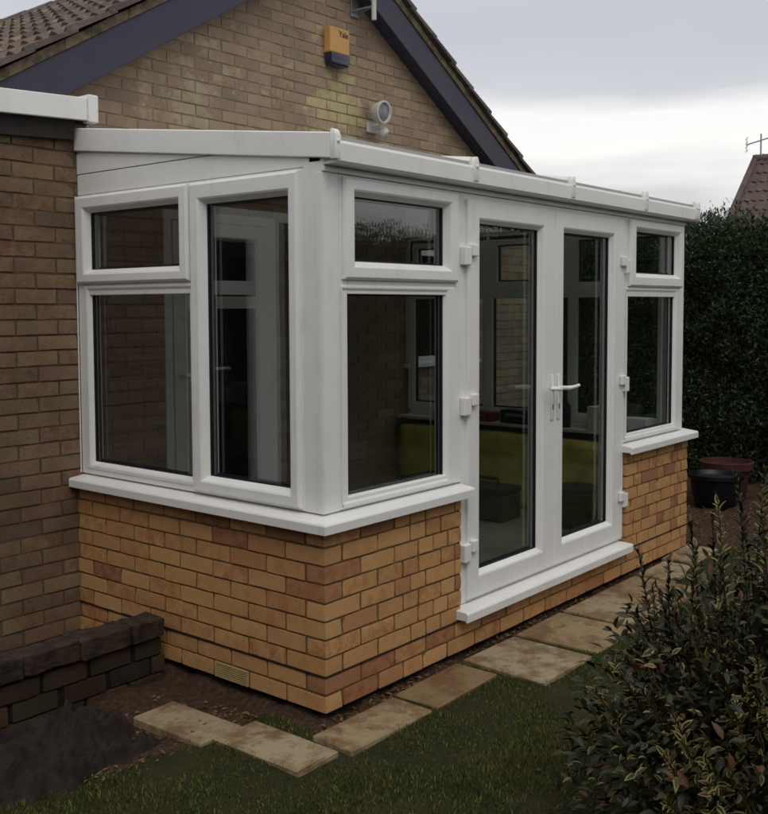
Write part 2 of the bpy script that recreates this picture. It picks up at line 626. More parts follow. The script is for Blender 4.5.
m_leaf = leaf_mat('variegated_leaf', [(0, lin(26, 31, 14)), (0.45, lin(40, 45, 20)), (0.78, lin(58, 58, 28)), (0.92, lin(76, 56, 34)), (1, lin(98, 54, 40))], lin(166, 152, 96), 0.5)
m_hedge = leaf_mat('conifer_spray', [(0, lin(30, 42, 26)), (0.5, lin(46, 62, 36)), (0.85, lin(64, 80, 44)), (1, lin(88, 94, 52))], None, 0.65)
m_core = simple('hedge_shade_twigs', lin(22, 24, 18), 1.0, 0.3, 6)  # near-black fill for the light-blocking core inside the hedges

# ------------------------------------------------------------------ ground
WX, WY = 3.62, 2.35           # conservatory length, house wall plane
SW = 1.69                     # depth of the near side wall (to the extension)


def soil_mask(x, y):
    """1 where bare soil shows instead of lawn"""
    near = 1.0 if (-0.10 < x < WX + 0.1 and -0.09 < y < 2.4) else 0.0
    bed = 1.0 if (x < -0.42 and y > 0.36 + 0.10 * math.sin(x * 3.1) + (x + 0.5) * 0.03) else 0.0
    bed2 = 1.0 if (-0.45 <= x <= 0.0 and y > 0.24) else 0.0
    right = 1.0 if (x > 3.55 + 0.2 * math.sin(y * 4) and y > -0.25 - 0.10 * (x - 3.6)) else 0.0
    far = 1.0 if x > 5.6 or y < -7 or x < -4.4 else 0.0
    return max(near, bed, bed2, right, far)


def ground_h(x, y):
    h = -0.027 + 0.012 * mnoise.noise((x * 1.7, y * 1.7, 3.1)) + 0.006 * mnoise.noise((x * 9, y * 9, 1.1))
    if -0.09 < x < WX + 0.09 and -0.085 < y < 2.4:
        h = -0.040 + 0.024 * mnoise.noise((x * 7, y * 7, 0.3)) + 0.012 * mnoise.noise((x * 22, y * 22, 0.3))
    if x < 0.0 and y > 0.3 and y < 1.7:
        k = min(1, (y - 0.3) / 0.3)
        h += -0.04 * k + 0.03 * mnoise.noise((x * 5, y * 5, 7)) + 0.012 * mnoise.noise((x * 16, y * 16, 7))
    if x > 3.7 and y > -0.2:
        h += 0.025 * mnoise.noise((x * 6, y * 6, 5)) + 0.015 * mnoise.noise((x * 17, y * 17, 5))
    return h


def axis(f0, f1, fine, lo, hi):
    a = list(np.arange(f0, f1, fine))
    s, x = fine, f1
    while x < hi:
        a.append(x); s *= 1.25; x += s
    a.append(hi)
    s, x = fine, f0
    b = []
    while x > lo:
        s *= 1.25; x -= s
        b.append(max(x, lo))
    return b[::-1] + a


gx = axis(-2.0, 5.6, 0.036, -120, 160)
gy = axis(-2.8, 2.45, 0.036, -120, 160)
gv, ga = [], []
for y in gy:
    for x in gx:
        gv.append((x, y, ground_h(x, y)))
        ga.append(soil_mask(x, y))
nx, ny = len(gx), len(gy)
ii = (np.arange(ny - 1)[:, None] * nx + np.arange(nx - 1)[None, :]).ravel()
gf = np.stack([ii, ii + 1, ii + nx + 1, ii + nx], 1)
ground = link('ground', np_mesh('ground', gv, gf, m_ground, {'soil': ga}, True))
tag(ground, 'dark lawn and bare soil around the conservatory', None, kind='structure')

# ------------------------------------------------------------------ bricks
_bc = {}


def brick_mesh(length, mat, depth=0.1, height=0.065):
    k = (round(length, 3), mat.name, depth, height, random.randrange(5))
    if k not in _bc:
        r = random.Random(str(k))
        nx_ = 3
        bm = bmesh.new()
        bmesh.ops.create_cube(bm, size=1)
        ex_ = [e for e in bm.edges if abs(e.verts[0].co.x - e.verts[1].co.x) > 0.5]
        bmesh.ops.subdivide_edges(bm, edges=ex_, cuts=nx_ - 1, use_grid_fill=True)
        ez_ = [e for e in bm.edges if abs(e.verts[0].co.z - e.verts[1].co.z) > 0.5]
        bmesh.ops.subdivide_edges(bm, edges=ez_, cuts=1, use_grid_fill=True)
        for v in bm.verts:
            p = v.co
            corner = (abs(p.x) > 0.49) + (abs(p.z) > 0.49)
            v.co = Vector((p.x * length, p.y * depth, p.z * height)) + Vector((r.uniform(-1, 1) * 0.0014, r.uniform(-1, 1) * 0.0008, r.uniform(-1, 1) * 0.0012))
            if corner:
                pull = r.uniform(0, 0.0014) * corner + (r.uniform(0.001, 0.004) if r.random() < 0.06 * corner else 0)
                v.co.y -= math.copysign(pull, p.y)
                if corner == 2:
                    v.co.x -= math.copysign(pull, p.x)
        me = bpy.data.meshes.new('brick')
        bm.to_mesh(me)
        bm.free()
        me.polygons.foreach_set('use_smooth', [True] * len(me.polygons))
        me.set_sharp_from_angle(angle=math.radians(50))
        me.materials.append(mat)
        _bc[k] = me
    return _bc[k]


def lay(parent, org, udir, inw, z0, spans, mat, depth=0.1, jit=0.0015, name='brick', height=0.065):
    u = Vector(udir); w = Vector(inw)
    ang = math.atan2(u.y, u.x)
    for a, b in spans:
        if b - a < 0.012:
            continue
        o = bpy.data.objects.new(name, brick_mesh(b - a, mat, depth, height))
        COL.objects.link(o)
        o.parent = parent
        c = Vector(org) + u * ((a + b) / 2) + w * (depth / 2 + random.uniform(-jit, jit))
        o.location = (c.x, c.y, z0 + height / 2 + random.uniform(-0.001, 0.001))
        o.rotation_euler = (random.uniform(-0.006, 0.006), random.uniform(-0.003, 0.003), ang + random.uniform(-0.006, 0.006))


def stretcher(u0, u1, off, length=0.215, j=0.01):
    """running bond spans between u0 and u1, first joint shifted by off"""
    out = []
    a = u0 - off
    while a < u1:
        s, e = max(a, u0), min(a + length, u1)
        if e - s > 0.02:
            out.append((s, e))
        a += length + j
    return out


class Joined:
    """many bricks in one mesh (those too far or too dim to pick out)"""

    def __init__(self):
        self.mb = MB()

    def row(self, org, udir, inw, z0, spans, depth=0.05):
        u = Vector(udir); w = Vector(inw)
        for a, b in spans:
            p = Vector(org) + u * a
            q = Vector(org) + u * b + w * depth
            j = w * random.uniform(-0.0015, 0.0015)
            p += j; q += j
            self.mb.box((min(p.x, q.x), min(p.y, q.y), z0), (max(p.x, q.x), max(p.y, q.y), z0 + 0.065))


# ------------------------------------------------------------------ conservatory
cons = thing('conservatory', 'white framed lean-to conservatory with double glass doors on a golden brick base', 'conservatory', (0, 0, 0))
FS = (Vector((0.03, 0, 0)), Vector((0, 1, 0)), Vector((-1, 0, 0)))       # near side, faces -x
FF = (Vector((0, 0.03, 0)), Vector((1, 0, 0)), Vector((0, -1, 0)))       # front, faces -y
FR = (Vector((WX - 0.03, 0, 0)), Vector((0, 1, 0)), Vector((1, 0, 0)))   # far side, faces +x

XD0, XD1 = 0.945, 2.690       # door opening in the brick base
dw = MB()
dw.box((0.005, 0.005, 0.002), (0.098, SW + 0.02, 0.742))
dw.box((0.098, 0.005, 0.002), (XD0 - 0.004, 0.098, 0.742))
dw.box((XD0 - 0.004, 0.005, 0.002), (XD1 + 0.004, 0.098, 0.143))
dw.box((XD1 + 0.004, 0.005, 0.002), (WX - 0.005, 0.098, 0.742))
dw.box((WX - 0.098, 0.098, -0.10), (WX - 0.005, WY - 0.06, 0.742))
MB().box((0.065, 0.065, -0.25), (WX - 0.065, WY - 0.06, -0.001)).build('footing', m_mortar_dark, cons)
dwarf = dw.build('base_wall', m_mortar, cons)
for i in range(10):
    z = 0.075 * i
    odd = i % 2
    if odd:      # stretcher of the front row turns the corner
        side = stretcher(0.1125, SW, 0.0)
        fl = [(0, 0.215), (0.225, 0.44), (0.45, 0.5525), (0.5625, 0.665), (0.675, 0.89), (0.90, XD0)]
        if i in (3, 7):
            fl = [(0, 0.215), (0.225, 0.44), (0.45, 0.61), (0.62, 0.7225), (0.7325, 0.835), (0.845, XD0)]
        fr = [(XD1, 2.79), (2.80, 2.9025), (2.9125, 3.1275), (3.1375, 3.24), (3.25, 3.41), (3.42, 3.5075)]
        if i in (1, 5):
            fr = [(XD1, 2.74), (2.75, 2.965), (2.975, 3.0775), (3.0875, 3.19), (3.20, 3.415), (3.425, 3.5075)]
    else:
        side = stretcher(0.0, SW, 0.0)
        fl = [(0.1125, 0.3275), (0.3375, 0.50), (0.51, 0.6125), (0.6225, 0.78), (0.79, 0.8925), (0.9025, XD0)]
        if i in (2, 8):
            fl = [(0.1125, 0.3275), (0.3375, 0.5525), (0.5625, 0.665), (0.675, 0.7775), (0.7875, XD0)]
        fr = [(XD1, 2.84), (2.85, 3.01), (3.02, 3.1225), (3.1325, 3.3475), (3.3575, 3.46), (3.47, WX)]
        if i in (4,):
            fr = [(XD1, 2.7925), (2.8025, 2.905), (2.915, 3.0175), (3.0275, 3.13), (3.14, 3.355), (3.365, 3.4675), (3.4775, WX)]
    if i < 2:
        fl = stretcher(0.0 if odd else 0.1125, XD0 + 0.0, 0.0)
        run = stretcher(0.0 if odd else 0.1125, WX if not odd else 3.5075, 0.0)
        if i == 0:
            # ragged half bats under the pier as in the rows above
            run = [(0.1125, 0.3275), (0.3375, 0.5), (0.51, 0.6425), (0.6525, 0.83)] + stretcher(0.84, WX, 0.0)
            # the air vent takes the place of one brick of the side row
            side = [s for s in side if not (0.44 < s[0] < 0.46)]
        lay(dwarf, (0, 0, 0), (1, 0, 0), (0, 1, 0), z, run, m_gold)
    else:
        lay(dwarf, (0, 0, 0), (1, 0, 0), (0, 1, 0), z, fl, m_gold)
        lay(dwarf, (0, 0, 0), (1, 0, 0), (0, 1, 0), z, fr, m_gold)
    lay(dwarf, (0, 0, 0), (0, 1, 0), (1, 0, 0), z, side, m_gold)
    if odd:
        lay(dwarf, (WX, 0, 0), (0, 1, 0), (-1, 0, 0), z, stretcher(0.0, 0.66, 0.0), m_gold)
    else:
        lay(dwarf, (WX, 0, 0), (0, 1, 0), (-1, 0, 0), z, stretcher(0.1125, 0.66, 0.0), m_gold)
# damp course line above the second course
d = MB()
d.box((-0.002, 0.0, 0.1415), (0.02, SW, 0.1475))
d.box((-0.002, -0.002, 0.1416), (WX + 0.002, 0.0, 0.1474))
d.build('damp_course', m_dpc, cons)
# air vent in the bottom course: frame with five louvres
v = MB()
v.box((0.004, 0.452, 0.002), (0.02, 0.663, 0.064))
vent = v.build('air_vent', m_dpc, cons)
m_vent = simple('buff_plastic_vent', lin(186, 160, 112), 0.6, 0.25, 20)
v = MB()
v.ring(((Vector((0.004, 0, 0))), Vector((0, 1, 0)), Vector((-1, 0, 0))), (0.451, 0.0, 0.664, 0.066), (0.46, 0.008, 0.655, 0.058), [('o', 0, -0.01), ('o', 0, 0.006), ('i', 0, 0.006), ('i', 0, -0.01)])
v.build('vent_frame', m_vent, vent)
for k in range(5):
    z = 0.011 + k * 0.0095
    vv = MB()
    vv.prism([(-0.001, z), (0.010, z + 0.004), (0.010, z + 0.007), (-0.001, z + 0.004)], 'y', 0.458, 0.657)
    vv.build('louvre', m_vent, vent)

# sills
sill = MB()
prof = [(-0.052, 0.736), (-0.052, 0.772), (-0.046, 0.780), (0.10, 0.797), (0.10, 0.745), (-0.040, 0.745), (-0.042, 0.736)]


def sill_run(mb, a, b, mitre_a=False):
    """front run of the sill profile along x"""
    vs = [((p[0] if mitre_a else a), p[0], p[1]) for p in prof] + [(b, p[0], p[1]) for p in prof]
    n = len(prof)
    mb.add(vs, [tuple(range(n)), tuple(range(2 * n - 1, n - 1, -1))] + [(i, i + n, (i + 1) % n + n, (i + 1) % n) for i in range(n)])


s1 = MB()
sill_run(s1, 0, 0.985, True)
s1.build('sill', m_upvc, cons, 0.0015)
s2 = MB()
vs = [(p[0], p[0], p[1]) for p in prof] + [(p[0], SW - 0.003, p[1]) for p in prof]
n = len(prof)
s2.add(vs, [tuple(range(n)), tuple(range(2 * n - 1, n - 1, -1))] + [(i, i + n, (i + 1) % n + n, (i + 1) % n) for i in range(n)])
s2.build('sill', m_upvc, cons, 0.0015)
s3 = MB()
sill_run(s3, 2.655, WX + 0.055)
s3.build('sill', m_upvc, cons, 0.0015)
s4 = MB()
s4.box((WX - 0.1, 0.101, 0.748), (WX + 0.05, WY - 0.05, 0.795))
s4.build('sill', m_upvc, cons, 0.003)
dprof = [(-0.062, 0.150), (-0.062, 0.188), (-0.055, 0.197), (0.099, 0.205), (0.099, 0.152), (-0.050, 0.158), (-0.052, 0.150)]
s5 = MB()
s5.prism(dprof, 'x', XD0 - 0.035, XD1 - 0.025)
s5.build('door_sill', m_upvc, cons, 0.0015)

# corner posts
cp = MB()
cp.box((0.032, 0.032, 0.7965), (0.132, 0.132, 2.20))
cp.box((0.036, 0.029, 0.797), (0.062, 0.0319, 2.158))
cp.box((0.029, 0.036, 0.797), (0.0319, 0.062, 2.158))
cp.build('corner_post', m_upvc, cons, 0.003)
cp = MB()
cp.box((WX - 0.132, 0.032, 0.7965), (WX - 0.032, 0.132, 2.20))
cp.build('corner_post', m_upvc, cons, 0.003)

SASH = [('o', 0, -0.022), ('o', 0, 0.012), ('o', 0.010, 0.023), ('i', 0.026, 0.023), ('i', 0.018, 0.018), ('i', 0.010, 0.004), ('i', 0, -0.012), ('i', 0, -0.066), ('o', 0.012, -0.066), ('o', 0.012, -0.022)]
LEAF = [('o', 0, -0.022), ('o', 0, 0.014), ('o', 0.003, 0.017), ('i', 0.026, 0.017), ('i', 0.018, 0.013), ('i', 0.010, 0.001), ('i', 0, -0.012), ('i', 0, -0.066), ('o', 0.006, -0.066), ('o', 0.006, -0.022)]
BEAD = [('o', 0, -0.060), ('o', 0, 0.003), ('o', 0.004, 0.006), ('i', 0.020, 0.006), ('i', 0.012, 0.001), ('i', 0, -0.012), ('i', 0, -0.060)]
GASK = [('o', 0, -0.030), ('o', 0, -0.013), ('i', 0, -0.0165), ('i', 0, -0.030)]
SPAC = [('o', 0, -0.046), ('o', 0, -0.026), ('i', 0, -0.026), ('i', 0, -0.046)]


def ex(r, d):
    return (r[0] - d, r[1] - d, r[2] + d, r[3] + d)


def pane(parent, F, g):
    MB().ring(F, ex(g, 0.0035), ex(g, -0.005), GASK).build('seal', m_seal, parent)
    MB().ring(F, ex(g, 0.0005), ex(g, -0.011), [(w, dd, h - 0.0005) for w, dd, h in SPAC]).build('spacer_bar', m_seal, parent)
    MB().fbox(F, g[0] - 0.003, g[1] - 0.003, g[2] + 0.003, g[3] + 0.003, -0.0475, -0.0235).build('pane', m_glass, parent)


def window(F, outer, members, sashes, fixed, handle=None):
    fr = MB()
    w = 0.05
    fr.ring(F, outer, ex(outer, -w), [('o', 0, -0.066), ('o', 0, 0), ('i', 0.004, 0), ('i', 0, -0.004), ('i', 0, -0.066)])
    for q_, (a, b, c, dd) in enumerate(members):
        fr.fbox(F, a, b, c, dd, -0.0655 + 0.0012 * q_, -0.001 - 0.0012 * q_)
    wf = fr.build('window', m_upvc, cons, 0.002)
    for o, g in sashes:
        sh = MB().ring(F, o, g, SASH).build('opening_sash', m_upvc, wf, 0.0012)
        pane(wf, F, g)
    for o, g in fixed:
        MB().ring(F, o, g, BEAD).build('glazing_bead', m_upvc, wf, 0.001)
        pane(wf, F, g)
    return wf


window(FS, (0.1325, 0.798, 1.686, 2.180),
       [(0.795, 0.848, 0.835, 2.13), (0.835, 1.690, 1.636, 1.765)],
       [((0.822, 1.746, 1.676, 2.174), (0.898, 1.815, 1.590, 2.094)), ((0.145, 0.808, 0.808, 2.172), (0.214, 0.880, 0.726, 2.079))],
       [((0.8105, 0.826, 1.6345, 1.735), (0.832, 0.862, 1.592, 1.704))])
window(FF, (0.1325, 0.798, 0.985, 2.158),
       [(0.1825, 1.680, 0.935, 1.76)],
       [((0.146, 1.738, 0.942, 2.150), (0.225, 1.813, 0.859, 2.078))],
       [((0.140, 0.803, 0.932, 1.715), (0.155, 0.840, 0.859, 1.684))])
window(FF, (2.700, 0.798, WX - 0.032, 2.158),
       [(2.75, 1.685, WX - 0.082, 1.77)],
       [((2.738, 1.746, 3.530, 2.152), (2.832, 1.828, 3.456, 2.084))],
       [((2.712, 0.806, 3.536, 1.738), (2.727, 0.845, 3.444, 1.706))])
window(FR, (0.1325, 0.798, 2.325, 2.180),
       [(0.80, 0.848, 0.86, 2.13), (1.52, 0.848, 1.58, 2.13), (0.1825, 1.69, 2.275, 1.765)],
       [((0.83, 1.74, 1.55, 2.17), (0.91, 1.815, 1.47, 2.09)), ((1.55, 1.74, 2.31, 2.17), (1.63, 1.815, 2.23, 2.09))],
       [((0.15, 0.82, 0.82, 1.72), (0.18, 0.862, 0.79, 1.70)), ((0.84, 0.82, 1.54, 1.72), (0.87, 0.862, 1.51, 1.70)), ((1.56, 0.82, 2.30, 1.72), (1.60, 0.862, 2.26, 1.70)), ((0.15, 1.74, 0.82, 2.16), (0.18, 1.80, 0.79, 2.10))])

# french doors
df = MB()
DO = (0.986, 0.206, 2.699, 2.158)
df.ring(FF, DO, ex(DO, -0.05), [('o', 0, -0.0655), ('o', 0, -0.0005), ('i', 0.004, -0.0005), ('i', 0, -0.004), ('i', 0, -0.0655)])
# jamb below the window sills
df.fbox(FF, XD0, 0.206, 0.9855, 0.7445, -0.066, -0.0004)
df.build('door_frame', m_upvc, cons, 0.002)


def door_leaf(o, g, hx, hand):
    lf = MB().ring(FF, o, g, LEAF).build('door', m_upvc, cons, 0.0012)
    pane(lf, FF, g)
    for hz in (1.875, 1.168, 0.465):
        h = MB()
        s = 1 if hand < 0 else -1
        # leaf flag (upper, tucked over the leaf) and frame flag (lower, on the frame)
        h.fbox(FF, min(hx + s * 0.012, hx + s * 0.062), hz - 0.012, max(hx + s * 0.012, hx + s * 0.062), hz + 0.045, 0.0175, 0.040)
        h.fbox(FF, min(hx - s * 0.045, hx + s * 0.010), hz - 0.055, max(hx - s * 0.045, hx + s * 0.010), hz + 0.032, 0.0005, 0.034)
        h.build('hinge', m_upvc, lf, 0.006, seg=2)
    return lf


d1 = door_leaf((1.020, 0.222, 1.838, 2.132), (1.138, 0.342, 1.700, 2.024), 1.020, -1)
d2 = door_leaf((1.842, 0.222, 2.668, 2.132), (1.950, 0.346, 2.512, 2.027), 2.668, 1)


def lever(leaf, x, sgn):
    h = MB()
    h.fbox(FF, x - 0.014, 1.02, x + 0.014, 1.262, 0.0172, 0.026)
    h.build('handle_plate', m_upvc, leaf, 0.004, True, 2)
    h = MB()
    y0 = 0.03 - 0.026
    h.tube([(x, y0, 1.19), (x, y0 - 0.045, 1.19), (x + sgn * 0.012, y0 - 0.055, 1.19), (x + sgn * 0.06, y0 - 0.056, 1.192), (x + sgn * 0.125, y0 - 0.050, 1.197)], [0.011, 0.011, 0.0115, 0.010, 0.0085], 10)
    h.build('handle', m_upvc, leaf, 0, True)
    h = MB()
    h.fbox(FF, x - 0.005, 1.075, x + 0.005, 1.105, 0.0255, 0.028)
    h.build('keyhole', m_brass, leaf, 0.002)


lever(d1, 1.806, -1)
lever(d2, 1.874, 1)

# eaves beam, gutter, bar caps
eb = MB()
eb.box((0.034, 0.020, 2.160), (WX - 0.034, 0.10, 2.235))
eb.build('eaves_beam', m_upvc, cons, 0.002)
g = MB()
g.prism([(0.019, 2.186), (-0.040, 2.186), (-0.050, 2.196), (-0.052, 2.262), (-0.047, 2.274), (-0.036, 2.276), (-0.036, 2.272), (-0.044, 2.262), (-0.042, 2.200), (0.019, 2.196)], 'x', 0.035, WX + 0.03)
gut = g.build('gutter', m_upvc, cons, 0)
SL = 0.124


def rz(y):
    return 2.268 + SL * (y + 0.03)


for x0, x1 in ((0.045, 0.962), (1.018, 1.882), (1.938, 2.787), (2.843, WX - 0.04)):
    sh = MB()
    sh.prism([(-0.03, rz(-0.03)), (WY - 0.004, rz(WY)), (WY - 0.004, rz(WY) + 0.025), (-0.03, rz(-0.03) + 0.025)], 'x', x0, x1)
    sh.build('roof_sheet', m_poly, cons)
for x in (0.99, 1.91, 2.815, WX + 0.0):
    b = MB()
    hw = 0.024
    b.prism([(x - hw, 0), (x - hw, 0.034), (x - 0.012, 0.052), (x + 0.012, 0.052), (x + hw, 0.034), (x + hw, 0)], 'y', -0.03, WY - 0.003)
    for i, p in enumerate(b.v):
        b.v[i] = (p[0], p[1], p[2] + rz(p[1]) - 0.004)
    bar = b.build('glazing_bar', m_upvc, cons)
    c = MB()
    c.prism([(x - 0.018, 2.205), (x - 0.019, 2.262), (x - 0.018, 2.292), (x - 0.007, 2.315), (x + 0.007, 2.315), (x + 0.018, 2.292), (x + 0.019, 2.262), (x + 0.018, 2.205)], 'y', -0.057, -0.0305)
    c.build('bar_end_cap', m_upvc, bar, 0.002, True, 2)
    c = MB()
    c.lathe([(0.001, 0.008), (0.006, 0.006), (0.008, 0)], (x, -0.057, 2.270), (0, -1, 0), 10)
    c.build('screw_cap', m_upvc, bar, 0, True)


# near side infill planks and bargeboard
def clip_poly(poly, f):
    out = []
    for i, p in enumerate(poly):
        q = poly[(i + 1) % len(poly)]
        fp, fq = f(p), f(q)
        if fp >= 0:
            out.append(p)
        if (fp >= 0) != (fq >= 0):
            t = fp / (fp - fq)
            out.append((p[0] + (q[0] - p[0]) * t, p[1] + (q[1] - p[1]) * t))
    return out


def side_gable(x_face, sgn, y1):
    back = clip_poly([(0.034, 2.182), (y1, 2.182), (y1, 2.62), (0.034, 2.62)], lambda p: 2.285 + SL * p[0] - p[1])
    MB().prism(back, 'x', x_face + sgn * 0.010, x_face + sgn * 0.07).build('infill_backing', m_upvc, cons)
    for k in range(4):
        z0 = 2.184 + k * 0.105
        pl = clip_poly([(0.036, z0), (y1 - 0.002, z0), (y1 - 0.002, z0 + 0.099), (0.036, z0 + 0.099)], lambda p: 2.285 + SL * p[0] - p[1])
        if len(pl) >= 3 and max(p[1] for p in pl) - min(p[1] for p in pl) > 0.02:
            MB().prism(pl, 'x', x_face, x_face + sgn * 0.0095).build('cladding_plank', m_upvc, cons, 0.003)
    bb = [(-0.030, 2.203), (y1, 2.207 + 0.116 * y1), (y1, 2.306 + SL * y1), (-0.030, 2.303)]
    b = MB().prism(bb, 'x', x_face - sgn * 0.016, x_face - sgn * 0.001).build('barge_trim', m_upvc, cons, 0.004)
    cap = MB().prism([(-0.056, 2.200), (-0.058, 2.290), (-0.050, 2.308), (-0.040, 2.316), (-0.0305, 2.316), (-0.0305, 2.200)], 'x', x_face - sgn * 0.0175, x_face + sgn * 0.016)
    cap.build('barge_end_cap', m_upvc, b, 0.002, True, 2)
    sc = MB().lathe([(0.001, 0.008), (0.006, 0.006), (0.008, 0)], (x_face - sgn * 0.001, -0.0578, 2.268), (0, -1, 0), 10)
    sc.build('screw_cap', m_upvc, b, 0, True)


side_gable(0.034, 1, SW - 0.003)
side_gable(WX - 0.034, -1, WY - 0.003)
# white trim strips where the side frame meets the extension wall
MB().box((0.020, SW - 0.0035, 0.80), (0.026, SW - 0.0005, 2.18)).build('wall_trim', m_upvc, cons)

# floor inside
MB().box((0.102, 0.102, -0.05), (WX - 0.102, WY - 0.004, 0.15)).build('floor', m_floor, cons)
# lining of the base wall inside
MB().box((WX - 0.16, 0.16, 0.152), (WX - 0.1005, WY - 0.05, 0.74)).build('wall_lining', m_plaster, cons)
MB().box((2.72, 0.1005, 0.152), (WX - 0.165, 0.16, 0.74)).build('wall_lining', m_plaster, cons)
MB().box((0.1005, 0.1005, 0.152), (0.16, SW, 0.74)).build('wall_lining', m_plaster, cons)
MB().box((0.162, 0.1005, 0.152), (0.93, 0.16, 0.74)).build('wall_lining', m_plaster, cons)
MB().box((WX - 0.27, 0.17, 0.742), (WX - 0.097, WY - 0.05, 0.765)).build('window_board', m_card, cons, 0.003)

# ------------------------------------------------------------------ house
house = thing('house', 'brick house with dark blue-grey barge boards on its gable, behind the conservatory', 'house', (2.55, WY, 0))
AX, AZ, RS = 2.553, 4.14, 0.605          # apex of the barge undersides
HX0, HX1 = -1.0, 5.45
BY = 2.22                                # barge front plane
gw = MB()
zt = lambda x: AZ + 0.20 - RS * abs(x - AX)
gw.prism([(HX0, -0.2), (HX1, -0.2), (HX1, zt(HX1)), (AX, zt(AX)), (HX0, zt(HX0))], 'y', WY + 0.005, WY + 0.25)
gable = gw.build('gable_wall', m_mortar_old, house)
DOORW = (1.08, 0.15, 2.05, 2.24)
WINW = (3.53, 1.165, 4.52, 2.10)
jn = Joined()
nb = 0
for i in range(64):
    z = 0.075 * i - 0.075
    off = 0.1125 if i % 2 else 0.0
    for a, b in stretcher(HX0, HX1, off):
        m = (a + b) / 2
        if z + 0.065 > zt(m) - 0.03:
            continue
        hid = False
        for R in (DOORW, WINW):
            if b > R[0] and a < R[2] and z + 0.065 > R[1] and z < R[3]:
                hid = True
        if z > 2.56 and m > 0.10 and z < AZ + 0.14 - RS * abs(m - AX) and nb < 298 and z < 4.0:
            lay(gable, (0, WY, 0), (1, 0, 0), (0, 1, 0), z, [(a, b)], m_gable)
            nb += 1
            continue
        if hid:
            # cut the brick against the openings
            R = DOORW if m < 3 else WINW
            sp = []
            if a < R[0] - 0.03: sp.append((a, R[0]))
            if b > R[2] + 0.03: sp.append((R[2], b))
            if sp: jn.row((0, WY, 0), (1, 0, 0), (0, 1, 0), z, sp)
            continue
        if m < 0.1 and z < 2.5:
            continue
        jn.row((0, WY, 0), (1, 0, 0), (0, 1, 0), z, [(a, b)])
tag(jn.mb.build('brickwork', m_gable_i, gable), kind='stuff')

# barge boards, soffits, verge
for s in (-1, 1):
    xe = HX0 - 0.3 if s < 0 else HX1 + 0.12
    ze = AZ - RS * abs(xe - AX)
    bb = MB().prism([(AX, AZ), (xe, ze), (xe, ze + 0.245), (AX, AZ + 0.245)], 'y', BY, BY + 0.022)
    bb.build('barge_board', m_barge, house, 0.003)
    so = MB().prism([(AX, AZ + 0.012), (xe, ze + 0.012), (xe, ze + 0.03), (AX, AZ + 0.03)], 'y', BY + 0.0225, WY + 0.004)
    so.build('soffit', m_barge, house)
    vm = MB()
    nseg = 90
    for k in range(nseg):
        xa = AX + (xe - AX) * k / nseg
        xb = AX + (xe - AX) * (k + 1) / nseg
        j = 0.006 * mnoise.noise((xa * 9, 1, 2))
        za = AZ - RS * abs(xa - AX) + 0.247
        zb = AZ - RS * abs(xb - AX) + 0.247
        h = 0.058 + 0.006 * mnoise.noise((xa * 7, 4, 2))
        vm.prism([(xa, za), (xb, zb), (xb, zb + h), (xa, za + h)], 'y', BY - 0.012 + j, BY + 0.12)
    vm.build('verge_mortar', m_verge, house)

dk = MB()
xe0, xe1 = HX0 - 0.3, HX1 + 0.12
D0 = 0.26
dk.prism([(xe0, AZ - RS * (AX - xe0) + D0), (AX, AZ + D0), (xe1, AZ - RS * (xe1 - AX) + D0), (xe1, AZ - RS * (xe1 - AX) + D0 + 0.03), (AX, AZ + D0 + 0.03), (xe0, AZ - RS * (AX - xe0) + D0 + 0.03)], 'y', BY + 0.03, 9.0)
roof = dk.build('roof', m_felt, house)


def tile_mesh(wd, ln, mat, name='roof_tile'):
    """double roman style interlocking tile; local x across, y up the slope, z out"""
    vs = []
    npf = 13
    prof = []
    for k in range(npf):
        t = k / (npf - 1)
        prof.append((t * wd, 0.030 * ((1 + math.cos(4 * PI * t)) / 2) ** 1.4))
    for yy, lift, thk in ((0, 0.026, 0.036), (ln, 0.0, 0.022)):
        for x, z in prof: vs.append((x, yy, z + lift))
        for x, z in prof: vs.append((x, yy, z + lift - thk))
    fs = []
    for k in range(npf - 1):
        fs.append((k, k + 1, 2 * npf + k + 1, 2 * npf + k))
        fs.append((npf + k + 1, npf + k, k, k + 1)[::1])
    fs.append((0, 2 * npf, 3 * npf, npf))
    fs.append((npf - 1, 2 * npf - 1, 4 * npf - 1, 3 * npf - 1))
    mb = MB()
    mb.add(vs, fs)
    return mb.mesh(name, mat, 0, True)


TW, TL, TG = 0.295, 0.37, 0.31
tme = tile_mesh(TW, TL, m_tile)
cosr = 1 / math.hypot(1, RS)
sinr = RS * cosr


def put_tile(parent, s, row, coly, me=tme):
    """s=-1 left slope, +1 right slope; row counted down from the ridge"""
    dist = 0.10 + (row + 1) * TG               # along the slope from the ridge to the tile's lower edge
    x = AX + s * dist * cosr
    z = AZ + D0 + 0.035 - dist * sinr + 0.012
    upv = Vector((-s * cosr, 0, sinr))
    nrm = Vector((s * sinr, 0, cosr))
    acr = upv.cross(nrm)
    org = Vector((x, coly + (TW if acr.y < 0 else 0), z))
    m = Matrix((acr, upv, nrm)).transposed().to_4x4()
    m = Matrix.Translation(org + Vector((0, random.uniform(-0.004, 0.004), 0))) @ m @ Matrix.Rotation(random.uniform(-0.012, 0.012), 4, 'Z') @ Matrix.Rotation(random.uniform(-0.008, 0.008), 4, 'X')
    o = bpy.data.objects.new('roof_tile', me)
    COL.objects.link(o)
    o.parent = parent
    o.matrix_basis = m


